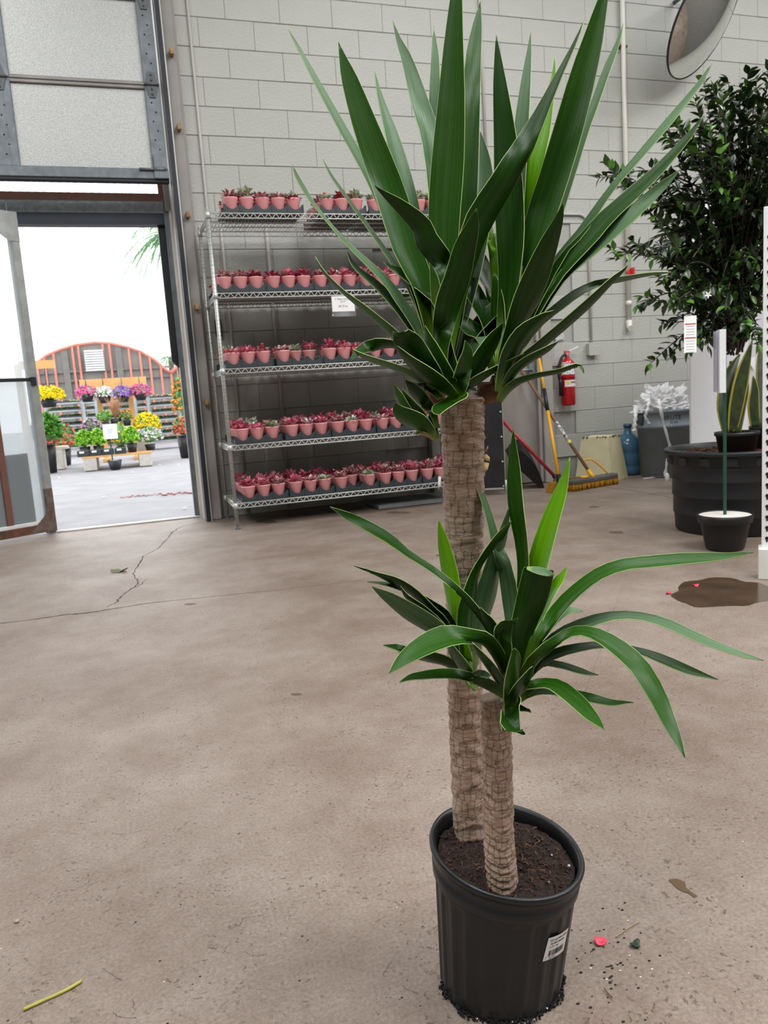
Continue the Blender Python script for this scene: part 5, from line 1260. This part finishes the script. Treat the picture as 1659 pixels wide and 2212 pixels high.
while u < .86:
    bw = rg.choice([.008, .012, .02, .028]); irect(u, u + bw, .17, .42); u += bw + rg.choice([.008, .012, .02])
for u0, u1, vv in ((.44, .62, .84), (.66, .92, .84), (.16, .24, .68), (.27, .42, .68), (.46, .78, .68), (.40, .5, .54)): irect(u0, u1, vv, vv + .045)
for txt, sz, uc, vc in (('Group', .17, .26, .86), ('12.99', .13, .22, .56), ('06710', .15, .34, .08), ('7', .15, .08, .12)):
    tv, tf = text_geo(txt, 1.0); ink.add([stk(uc + p.x * sz * .72, vc + p.y * sz, .0013) for p in tv], tf)
ink.build('sticker_print', M_INK, sk)
# ---------------- canes
M_BARK = barkmat()
def soil_hit(px, py, z=.178):
    d = RAY(px, py); P = CAM + d * ((z - CAMH) / d.z); c = PB.lerp(PR, SH)
    for _ in range(4): zz = .205 * SH + TILT[0] * (P.x - c.x) + TILT[1] * (P.y - c.y); P = CAM + d * ((zz - CAMH) / d.z)
    return P
def cane(pts, base, lean, name, seed):
    n = 200; m = 48; d0 = PROJ(base)[2]; top = Vector((base.x, base.y, .95)); 
    C_ = crom([(float(x), float(y), float(w_)) for x, y, w_ in pts], n); P = []; rad = []
    tot = len(C_) - 1
    y0, y1 = pts[0][1], pts[-1][1]
    for i, (x, y, w_) in enumerate(C_):
        d = RAY(x, y); lo = (d.x * base.x + d.y * base.y) / (d.x ** 2 + d.y ** 2)    # depth where the ray passes over the base
        dep = lo + lean * i / tot; P.append(CAM + d * dep); rad.append(w_ * dep / FPX / 2)
    rg = random.Random(seed); vs = []; uvs = []; fs = []; ln = 0
    rings = []; z = 0
    while z < 1: rings.append(z); z += rg.uniform(.018, .042)
    prev = None
    for i in range(n + 1):
        t = (P[min(n, i + 1)] - P[max(0, i - 1)]).normalized()
        a = (prev - t * prev.dot(t)) if prev else t.cross(Vector((0, 1, 0))); a.normalize(); prev = a; b = t.cross(a)
        if i: ln += (P[i] - P[i - 1]).length
        for j in range(m + 1):
            q = 2 * math.pi * j / m; s = i / n + .012 * math.sin(q * 2 + seed) + .006 * noise.noise(Vector((math.cos(q) * 2, math.sin(q) * 2, i * .3 + seed)))
            k = max([r for r in rings if r <= s] or [0]); fr_ = (s - k) / .03
            dr = .0024 * (1 - min(1, fr_)) - .0008 + .0016 * noise.noise(Vector((math.cos(q) * 2.2, math.sin(q) * 2.2, ln * 60 + seed))) + .0008 * noise.noise(Vector((math.cos(q) * 7, math.sin(q) * 7, ln * 220)))
            vs.append(P[i] + (a * math.cos(q) + b * math.sin(q)) * (rad[i] + dr)); uvs.append((q / (2 * math.pi) * 5, ln / .03))
    for i in range(n):
        for j in range(m): fs.append((i * (m + 1) + j, i * (m + 1) + j + 1, (i + 1) * (m + 1) + j + 1, (i + 1) * (m + 1) + j))
    o = MB().add(vs, fs, 0, True); cap = len(o.v); o.v.append(tuple(P[-1] + (P[-1] - P[-2]) * .6)); uvs.append((0, 0))
    for j in range(m): o.f.append((n * (m + 1) + j, n * (m + 1) + j + 1, cap)); o.m.append(0); o.s.append(False)
    o.uv = uvs; ob = o.build(name, M_BARK, yu); return ob, P, rad
b1 = soil_hit(1014, 1800); b2 = soil_hit(1086, 1908)
c1, P1, R1 = cane([(1016, 1822, 66), (1012, 1760, 66), (1009, 1650, 69), (1006, 1550, 71), (1004, 1450, 73), (1003, 1300, 76), (1003, 1180, 80), (1002, 1080, 85), (1000, 960, 91), (999, 900, 92), (1003, 850, 90)], b1, -.03, 'cane', 2)
c2, P2, R2 = cane([(1088, 1930, 62), (1082, 1870, 64), (1077, 1800, 63), (1075, 1700, 62), (1073, 1600, 62), (1069, 1550, 58), (1064, 1505, 50)], b2, -.01, 'cane', 5)
# peeling scraps and cut branch stubs
M_PEEL = mat('bark_peel', 'c9a878', .8, var=.2, scale=60)
def scrap(px, py, dep, dx, dy, wd, parent, m=M_PEEL):
    p = AD(px, py, dep); q = AD(px + dx, py + dy, dep - .006); s = MB(); t = (q - p); n = t.cross(cf).normalized() * wd
    s.add([p - n, p + n, p.lerp(q, .6) + n * .8 - cf * .004, p.lerp(q, .6) - n * .8 - cf * .004, q], [(0, 1, 2, 3), (3, 2, 4)], 0, True); o = s.build('bark_scrap', m, parent); sm_ = o.modifiers.new('s', 'SOLIDIFY'); sm_.thickness = .0008
dT = PROJ(P1[-1])[2]; dM = PROJ(P1[100])[2]; dS = PROJ(P2[-1])[2]
print('depths', dT, dM, dS)
scrap(1046, 985, dT - .01, 12, 12, .004, c1); scrap(1050, 1000, dT - .01, -4, 22, .004, c1); scrap(1049, 975, dT, 5, -12, .0015, c1)
scrap(950, 1030, dT - .02, -3, 30, .002, c1, mat('bark_white', 'd9cfc4', .7)); scrap(1100, 1750, dS + .13, -12, 22, .003, c2); scrap(1048, 1822, dS + .15, -18, -4, .0018, c2)
st = MB(); st.tube([P1[-5] - cr * .03 + Vector((0, 0, -.005)), P1[-5] - cr * .045 + Vector((0, 0, .012))], [.012, .008], 8); st.build('stub', mat('stub_brown', '6b4632', .9, var=.4, scale=60), c1)
st = MB(); st.tube([P1[-2] + cr * .02, P1[-2] + cr * .042 + Vector((0, 0, .004)), P1[-2] + cr * .05 + Vector((0, 0, .02))], [.016, .015, .013], 8); st.build('branch_stub', MATS['stub_brown'], c1)
# ---------------- leaves
LM = {'d': leafmat('yucca_dark', '153406', '2b5a0e', '6a9628'), 'm': leafmat('yucca_mid', '1c4208', '386c14', '7b9c2c'), 'g': leafmat('yucca_grey', '40623a', '72946a', '8fae58', .4), 'y': leafmat('yucca_young', '4a8e04', '84bc0e', 'b0c62c'), 'p': leafmat('yucca_pale', '8a7c4c', 'b3a878', 'a89050', .6)}
M_EDGE = mat('leaf_margin', '9db56c', .45, var=.1)
def yleaf(pts, d0, dz, kind, parent, ax, wt=.046, blunt=False, curve=1.25, n=18, order=0.0):
    pts = pts[::-1]                                   # base -> tip
    C_ = crom([(float(a), float(b), float(c)) for a, b, c in pts], n)
    L = [0]
    for i in range(n): L.append(L[-1] + math.hypot(C_[i + 1][0] - C_[i][0], C_[i + 1][1] - C_[i][1]))
    P = []; S_ = [l / L[-1] for l in L]
    for (x, y, w_), s in zip(C_, S_): P.append(AD(x, y, d0 + order + dz * s ** curve))
    COLS = (-1, -.975, -.6, -.25, 0, .25, .6, .975, 1); vs = []; uv = []; fs = []; ms = []
    prevsg = 1
    for i in range(n + 1):
        s = S_[i]; p = P[i]; t = (P[min(n, i + 1)] - P[max(0, i - 1)]).normalized(); v = (p - CAM).normalized(); dep = PROJ(p)[2]
        S = t.cross(v); S.normalize(); V2 = S.cross(t).normalized()
        if s < .42: pr_ = .55 + .45 * math.sin(s / .42 * math.pi / 2)
        else: pr_ = max(0, 1 - ((s - .42) / .58) ** 1.7)
        if blunt: pr_ = max(pr_, .75) if s < .93 else .5
        wv = max(C_[i][2], .6) * dep / FPX; wtrue = max(wv, min(wt * pr_, wv * 2.6))
        if s > .985 and not blunt: wv = wtrue = .0006
        b = math.sqrt(max(0, wtrue ** 2 - wv ** 2))
        rad = Vector((p.x - ax.x, p.y - ax.y, 0))
        if rad.length < .004: rad = Vector((t.x, t.y, 0))
        Wn = Vector((0, 0, 1)).cross(rad)
        if Wn.length > 1e-6: Wn.normalize()
        sg = 1 if (V2.dot(Wn) * S.dot(Wn)) >= 0 else -1
        W_ = S * wv + V2 * (b * sg); wl = W_.length; W_.normalize(); N_ = t.cross(W_)
        up = Vector((0, 0, 1)) - rad.normalized() * 1.2
        if N_.dot(up) < 0: N_ = -N_
        ch = .16 * (1 - .5 * s)
        for u_ in COLS:
            vs.append(p + W_ * (u_ * wl / 2) - N_ * (ch * wl * (1 - abs(u_) ** 1.6))); uv.append((u_ * .5 + .5, s))
    k = len(COLS); o = MB()
    o.v = [tuple(q) for q in vs]; o.uv = uv
    for i in range(n):
        for j in range(k - 1): o.f.append((i * k + j, i * k + j + 1, (i + 1) * k + j + 1, (i + 1) * k + j)); o.m.append(1 if j in (0, k - 2) else 0); o.s.append(True)
    ob = o.build('leaf', [LM[kind], M_EDGE], parent); sd_ = ob.modifiers.new('thickness', 'SOLIDIFY'); sd_.thickness = .0009; sd_.offset = 0
    return ob
axT = P1[-1]; axL = P1[-1] - cr * .02; axR = P1[-1] + cr * .04; axM = P1[80]; axS = P2[-1]
D = {}
def LV(head, kind, dz, data, order=0.0, wt=.046, blunt=False):
    d0, parent, ax = HEADS[head]; pts = []
    for tk_ in data.split(): a = tk_.split(','); pts.append((float(a[0]), float(a[1]), float(a[2]) if len(a) > 2 else 2.0))
    yleaf(pts, d0, dz, kind, parent, ax, wt, blunt, order=order)
HEADS = {'L': (dT - .005, c1, axL), 'R': (dT - .005, c1, axR), 'M': (dT - .035, c1, axT - cf * .03), 'S': (dT - .03, c1, axT - cr * .05), 'A': (dM - .035, c1, axM), 'B': (dS - .02, c2, axS + cr * .02)}
# upper left head
LV('L', 'g', .05, '623,64,1 650,112,8 690,186,14 744,283,18 794,373,19 834,463,18 880,580,18 915,680,20 945,790,18', .012)
LV('L', 'm', .02, '731,90,1 742,130,18 756,174,36 785,260,52 817,347,62 849,434,66 880,538,60 912,610,48 930,690,36 948,790,22', .0)
LV('L', 'g', .10, '809.5,155,1 818,195,9 828,231,16 851,304,30 872,391,40 889,463,38 910,560,34 930,660,28 950,790,20', .012)
LV('L', 'g', .13, '848.6,45,1 862,88,12 880,130,24 906,217,38 927,284,40 942,380,40 950,520,36 955,650,28 958,790,20', .014)
LV('L', 'g', .16, '937,55,1 938,90,10 940,130,18 939,203,24 940,300,28 945,450,30 952,620,26 958,790,18', .016)
LV('L', 'm', -.02, '1000,-150,1 993,-80,14 985,0,27 979,100,43 975,203,57 967,347,71 960,450,70 957,560,60 955,660,46 958,790,26', -.012)
LV('L', 'm', .12, '1037.5,3,1 1030,60,22 1022,130,35 1019,231,36 1016,333,36 1010,450,38 1000,580,34 985,690,28 965,800,18', .008)
LV('L', 'g', .14, '1026,262,1 1036,310,24 1043,370,42 1038,450,52 1022,560,46 1000,670,34 968,800,18', .012)
LV('L', 'd', -.05, '809.5,401,1 835,422,14 866,446,28 909,486,42 922,520,50 953,561,46 970,610,40 972,690,32 962,795,20', -.022)
LV('L', 'd', -.08, '1029,450,1 1020,490,30 1003,538,48 989,596,55 969,654,55 957,711,44 953,755,30 957,815,20', -.034)
LV('L', 'd', -.03, '1262,45,1 1238,100,8 1208,160,15 1169,241,28 1130,316,45 1078,407,56 1032,482,60 1003,570,50 980,670,36 962,800,20', -.024)
LV('L', 'd', .04, '828,565,1 845,577,9 866,587,17 901,610,24 927,633,22 948,665,18 955,740,14 958,805,12', -.016)
LV('L', 'g', .0, '631.6,355,1 640,378,7 655,405,9 675,437,7 707,477,6 747,523,8 794,567,13 837,610,17 866,651,20 895,694,20 930,760,18 952,815,14', -.002)
LV('L', 'g', .06, '697,344,1 715,378,5 736,408,6 776,463,7 817,520,9 831,541,10 860,581,12 886,619,16 904,659,17 925,720,16 952,810,12', .008)
LV('L', 'g', .0, '750,543,1 760,566,7 776,584,11 808,610,16 840,642,17 869,677,18 905,730,18 950,815,12', .004)
LV('L', 'g', -.03, '681,555,1 692,576,4 707,596,6 741.5,630,8 782,662,13 817,691,16 851.5,720,17 895,760,16 948,822,12', -.006)
LV('L', 'g', .05, '820,646,1 850,640,6 880,639,8 905,652,9 925,690,10 950,800,10', .01)
LV('L', 'm', .06, '905,560,20 918,620,24 930,690,26 945,760,24 956,815,18', .006)
LV('L', 'd', .05, '1115,620,4 1080,655,28 1044,690,30 1010,735,26 968,815,16', .002)
# upper right head
LV('R', 'm', -.03, '1316,-60,1 1310,-25,14 1302,0,22 1282,80,42 1259,163,56 1228,277,63 1199,374,64 1172,456,64 1148,540,58 1122,640,46 1098,730,34 1082,810,24', .0)
LV('R', 'd', -.09, '1216,438,1 1208,470,18 1185,527,40 1157,599,55 1132,657,52 1108,715,36 1088,775,26 1080,830,20', -.03)
LV('R', 'd', .0, '1072,75,1 1075,120,14 1081,195,32 1090,293,48 1098,407,62 1102,512,60 1100,600,46 1090,700,34 1078,810,22', -.008)
LV('R', 'g', .12, '1146.5,68,1 1143,110,10 1137,163,19 1127,260,30 1120,370,32 1112,500,30 1098,640,24 1080,800,16', .012)
LV('R', 'y', .08, '1199,122,1 1196,160,8 1190,195,15 1170,293,32 1146,390,36 1125,500,34 1105,640,26 1082,800,16', .006)
LV('R', 'g', .08, '1347,50,1 1332,98,10 1312,146,16 1283,228,17 1262,285,18 1225,400,20 1180,540,20 1130,690,18 1084,810,14', .012)
LV('R', 'g', .12, '1255,345,1 1239,371,12 1215,420,20 1175,540,24 1125,690,20 1082,810,14', .014)
LV('R', 'g', .06, '1540,133,1 1524,160,7 1502,192,12 1442,265,17 1371,348,15 1323,404,14 1286,456,17 1249,509,19 1214,548,18 1165,640,18 1112,750,16 1084,825,12', .006)
LV('R', 'd', .0, '1520,248,1 1504,272,8 1480,303,15 1422,366,24 1381,404,28 1309,469,34 1278,505,36 1235,550,38 1196,600,32 1150,680,26 1110,760,20 1084,830,14', .0)
LV('R', 'g', -.03, '1470,365,1 1448,386,12 1417,413,24 1354,471,30 1290,528,28 1249,564,26 1206,608,22 1155,690,20 1112,770,18 1085,835,12', .002)
LV('R', 'g', .03, '1450,588,1 1425,590,5 1391,594,8 1316,608,13 1293,611,14 1249,631,18 1206,663,19 1163,700,17 1120,760,14 1085,838,12', .004)
LV('R', 'd', -.05, '1356,573,1 1342,588,7 1322,605,12 1272,654,19 1220,700,20 1168,744,20 1122,783,20 1096,820,18 1082,855,14', -.02)
LV('R', 'd', -.07, '1199,669,1 1188,676,8 1174,683,16 1134,715,36 1106,758,38 1090,800,28 1078,845,18', -.034)
LV('R', 'd', -.06, '1206,737,1 1192,746,8 1174,758,14 1134,781,18 1105,808,20 1084,855,14', -.026)
LV('R', 'd', -.05, '1261,806,1 1256,795,5 1245,789,8 1206,802,10 1163,810,11 1122,822,15 1094,842,18 1078,866,14', -.024)
LV('R', 'd', .06, '1000,575,4 1018,619,34 1041,666,34 1058,715,26 1072,800,18', .004)
LV('R', 'd', .02, '978,672,3 992,686,22 1018,709,32 1044,735,24 1068,810,16', -.006)
LV('R', 'd', .10, '1025,520,4 1040,560,26 1052,600,32 1067,650,26 1078,780,16', .01)
LV('R', 'y', .08, '1056,460,3 1062,520,16 1068,570,20 1075,680,18 1080,800,14', .008)
LV('R', 'm', .02, '1068,590,6 1074,660,30 1078,740,28 1080,830,22', .0)
# front shoot between the heads
LV('M', 'd', -.02, '968.7,711,1 966,732,18 964,755,30 973,804,36 984,855,18', .004)
LV('M', 'd', -.05, '1005,735,1 1006,752,14 1005,769,27 999,807,36 988,857,16', -.012)
LV('M', 'd', -.02, '1086,697,1 1077,714,16 1066,732,28 1040,775,38 1016,816,28 992,860,16', -.002)
LV('M', 'g', .01, '1058,727,1 1046,733,14 1031,743,24 1015,780,26 992,855,14', .008)
LV('M', 'd', -.03, '1132,764,1 1104,778,6 1076,793,10 1032,819,18 1008,838,18 990,862,12', -.006)
LV('M', 'd', -.04, '858,747,1 868,760,12 882,774,18 915,801,30 953,830,28 985,858,16', -.014)
LV('M', 'm', -.03, '918,703,1 924,724,14 932,746,26 953,792,35 973,827,28 986,856,16', -.004)
LV('M', 'd', -.06, '949,896,1 957,884,24 967,872,36 980,860,30 990,850,18', -.024)
LV('M', 'd', -.04, '862,716,20 868,724,42 889,746,52 915,780,42 938,806,28 958,832,16', -.010, blunt=True)
LV('L', 'd', -.03, '756,780,1 768,766,12 782,755,20 805,746,27 840,743,18 865,750,16 905,785,16 950,835,12', -.02)
LV('L', 'g', -.03, '762,755,1 780,766,8 799,775,12 851,792,14 895,810,16 925,830,14 952,850,10', -.024)
# small side shoot
LV('S', 'm', -.02, '853,831,1 857,843,11 863,856,18 877,882,20 905,915,14 936,940,8', .006)
LV('S', 'd', -.02, '870,842,1 878,857,14 889,874,22 909,900,24 936,940,10', .0)
LV('S', 'd', .0, '876,821,1 884,830,14 895,842,25 915,865,27 935,892,16 944,925,8', .004)
LV('S', 'm', -.04, '854,869,1 859,880,20 869,891,33 895,908,42 918,926,28 940,944,10', -.01)
LV('S', 'p', -.02, '899,940,1 906,936,7 915,937,8 927,942,7 940,950,6', -.008)
LV('S', 'd', .0, '898,830,1 908,831,9 921,833,16 938,842,22 952,862,12', .0)
LV('S', 'd', .02, '930,895,4 934,912,14 938,930,14 942,950,8', .002)
# lower left head on the tall cane
LV('A', 'd', -.04, '764,1221,1 790,1231,5 816,1240,8 856,1256,18 897,1282,18 931,1319,23 962,1352,20 1008,1450,12', -.004)
LV('A', 'd', -.02, '793,1257,1 820,1259,6 845,1264,9 888,1279,11 931,1302,13 975,1340,14 1010,1450,10', -.008)
LV('A', 'g', -.05, '803,1267,1 822,1279,14 845,1293,26 888,1322,38 931,1350,37 969,1382,26 1010,1455,14', -.010)
LV('A', 'y', -.02, '948,1122,1 953,1148,14 960,1180,26 972,1238,35 981,1296,32 993,1360,24 1010,1455,16', -.010)
LV('A', 'm', -.05, '1105,1125,1 1092,1142,12 1076,1163,18 1047,1200,14 1024,1241,18 1012,1290,32 1004,1345,34 1010,1455,18', -.022)
LV('A', 'g', -.02, '1099,1096,1 1093,1125,12 1084,1160,22 1067,1209,30 1050,1282,44 1035,1345,36 1018,1455,18', -.006)
LV('A', 'd', -.05, '827,1394,1 850,1398,11 873,1403,18 926,1418,25 969,1432,20 1012,1462,12', -.006)
LV('A', 'd', -.03, '865,1266,1 874,1281,7 885,1293,10 920,1318,12 965,1365,14 1008,1450,10', -.016)
LV('A', 'm', -.06, '975,1392,4 990,1420,26 1003,1445,24 1013,1475,16', -.02)
LV('A', 'y', -.05, '1022,1490,2 1018,1478,14 1014,1462,14 1012,1450,12', -.03)
LV('A', 'y', -.03, '1002,1370,4 1006,1400,20 1010,1430,22 1013,1465,16', -.018)
# lower right head on the short cane
LV('B', 'd', -.06, '713,1095,1 735,1106,10 758,1118,19 801,1140,23 845,1166,22 885,1198,15 931,1227,14 989,1273,14 1033,1322,16 1065,1372,16 1090,1440,14 1100,1495,12', .01)
LV('B', 'm', -.14, '840,1454,1 856,1438,18 879,1418,33 926,1389,47 975,1371,45 1024,1374,30 1056,1388,26 1079,1420,28 1096,1462,22 1102,1500,16', -.012)
LV('B', 'd', -.10, '863,1474,1 880,1467,9 902,1461,16 960,1455,21 1012,1461,22 1047,1475,24 1075,1492,20 1100,1510,14', .0)
LV('B', 'g', .06, '975,920,1 988,946,5 1004,978,8 1033,1047,11 1056,1111,15 1070,1166,20 1090,1224,31 1103,1300,35 1108,1370,28 1104,1490,16', .012)
LV('B', 'm', .04, '1109,926,1 1109,965,14 1110,1017,28 1114,1094,33 1126,1171,27 1130,1240,24 1122,1350,24 1106,1490,18', .004)
LV('B', 'y', .04, '1231,988,1 1222,1025,14 1209,1067,28 1186,1132,39 1162,1215,44 1140,1310,36 1120,1410,26 1106,1490,18', .008)
LV('B', 'd', -.07, '1164,1228,62 1162,1240,66 1151,1285,66 1132,1350,54 1116,1425,38 1103,1498,24', -.008, blunt=True)
LV('B', 'g', -.01, '1197,1243,2 1190,1240,10 1176,1236,15 1158,1231,14 1138,1227,5', -.085, wt=.016)
LV('B', 'y', .03, '1226,1223,1 1218,1237,10 1205,1256,20 1186,1290,18 1150,1370,18 1110,1490,14', .004)
LV('B', 'm', -.04, '1628,1194,1 1600,1197,8 1559,1202,16 1482,1206,24 1405,1213,26 1347,1219,26 1297,1237,27 1259,1263,27 1220,1298,29 1186,1341,29 1151,1395,24 1108,1490,16', -.006)
LV('B', 'g', -.06, '1650,1427,1 1628,1421,6 1598,1412,12 1521,1383,18 1444,1348,20 1386,1331,17 1328,1329,19 1270,1344,25 1212,1371,28 1166,1412,24 1110,1495,14', .0)
LV('B', 'm', -.15, '1480,1637,1 1468,1608,14 1451,1572,27 1417,1499,38 1378,1437,41 1336,1398,37 1290,1370,28 1247,1362,20 1205,1380,22 1147,1428,20 1108,1498,14', -.01)
LV('B', 'd', -.05, '1551,1468,1 1520,1458,10 1482,1445,19 1424,1421,20 1367,1402,12 1305,1393,13 1251,1398,18 1193,1414,21 1147,1447,19 1110,1502,12', .006)
LV('B', 'm', -.02, '1293,1458,1 1275,1455,7 1251,1448,13 1205,1435,14 1166,1437,13 1112,1498,10', .008)
LV('B', 'd', -.06, '1370,1518,1 1348,1518,7 1320,1518,14 1270,1506,20 1193,1491,18 1147,1494,20 1108,1520,14', .002)
LV('B', 'm', -.14, '1306,1576,1 1292,1563,14 1274,1545,27 1236,1506,35 1197,1479,27 1151,1477,20 1125,1488,18 1108,1514,14', -.016)
LV('B', 'd', -.06, '1112,1578,26 1106,1570,34 1103,1552,37 1105,1529,32 1104,1512,22', -.03, blunt=True)
LV('B', 'd', -.03, '1147,1539,1 1138,1535,7 1128,1531,12 1108,1518,10', -.01)
LV('B', 'd', -.06, '1104,1337,16 1088,1357,34 1090,1395,28 1098,1450,22 1102,1495,14', -.02, blunt=True)
LV('B', 'g', .03, '1261,1321,1 1245,1318,8 1228,1319,14 1197,1342,14 1150,1400,14 1110,1492,10', .006)
LV('B', 'd', -.05, '1038,1312,1 1046,1325,10 1056,1340,20 1082,1385,25 1098,1445,20 1103,1498,14', -.012)
LV('B', 'd', -.08, '1020,1388,2 1050,1425,17 1075,1462,20 1100,1506,14', -.008)
LV('B', 'm', -.05, '1112,1400,8 1108,1440,28 1105,1475,30 1102,1518,22', -.026)
LV('B', 'd', -.05, '1150,1440,4 1130,1470,22 1114,1498,24 1104,1522,18', -.022)
LV('B', 'g', -.03, '1056,1462,10 1040,1455,16 1020,1460,8', -.03, wt=.012, blunt=True)
# ================================================================== FLOOR DEBRIS
def twig(pts, r, label, m, nm='twig', z=.003):
    P = [tuple(F(x, y, z)) for x, y in pts]; return MB().tube(crom(P, 12), r, 7).build(nm, m, label=label, cat='twig')
twig([(50, 2181), (85, 2165), (140, 2140), (176, 2119)], .0026, 'long pale green plant stalk on the bare concrete', mat('stalk_green', 'a9a24a', .5, var=.15, scale=60), 'plant_stalk')
twig([(1330, 2024), (1352, 2008), (1382, 1990)], .0007, 'thin dry straw twig on the floor above the green leaf scrap', mat('straw', '9c8461', .8))
twig([(1305, 2134), (1314, 2146), (1322, 2154)], .0009, 'short brown twig on the floor right of the yucca pot', mat('twig_brown', '6a4a38', .8))
petal(1373, 2043, .008, 'dark green crumpled leaf scrap on the floor near the pink petal', 'leaf_scrap', mat('scrap_green', '22382a', .5, var=.3, scale=80), 1.0, 7)
petal(258, 1235, .035, 'small sprig of green leaves on the floor near the crack', 'leaf_sprig', mat('sprig_green', '55652f', .6, var=.3, scale=60), 1.3, 9)
MB().ball(F(36, 1990, .003), .004, 8, sc=(1.2, .8, .8)).build('pebble', mat('pebble_tan', 'a89684', .8), label='tiny tan pebble on the concrete near the hairline cracks', cat='pebble')
v = []
for x, y in ((1444, 1902), (1460, 1898), (1480, 1906), (1482, 1918), (1494, 1928), (1507, 1936), (1500, 1940), (1486, 1930), (1474, 1926), (1462, 1920)): p = F(x, y); v.append((p.x, p.y, .0009))
MB().add(v, [tuple(range(len(v)))]).build('wet_spot', mat('wet_spot', '5c4936', .3), floor)
v = MB(); rg = random.Random(11)
for k in range(70):
    px = rg.gauss(1310, 45); py = rg.gauss(2080, 55)
    if px < 1235 or (F(px, py) - PB).length < RB + .012: continue
    v.ball(F(px, py, .0004), rg.uniform(.0008, .0022), 5, 0 if rg.random() < .85 else 1, (1.6, 1, .5))
for k in range(150):
    px = rg.uniform(0, 1659); py = rg.uniform(1300, 2212)
    if (F(px, py) - PB).length < RB + .012: continue
    v.ball(F(px, py, .0003), rg.uniform(.0006, .0016), 5, 0 if rg.random() < .6 else 1, (1.5, 1, .5))
v.build('soil_crumbs', [mat('crumb_dark', '2c211b', .9), mat('crumb_pale', 'cdc4b6', .8)], label='scattered soil crumbs and grit on the concrete floor', cat='debris', kind='stuff')
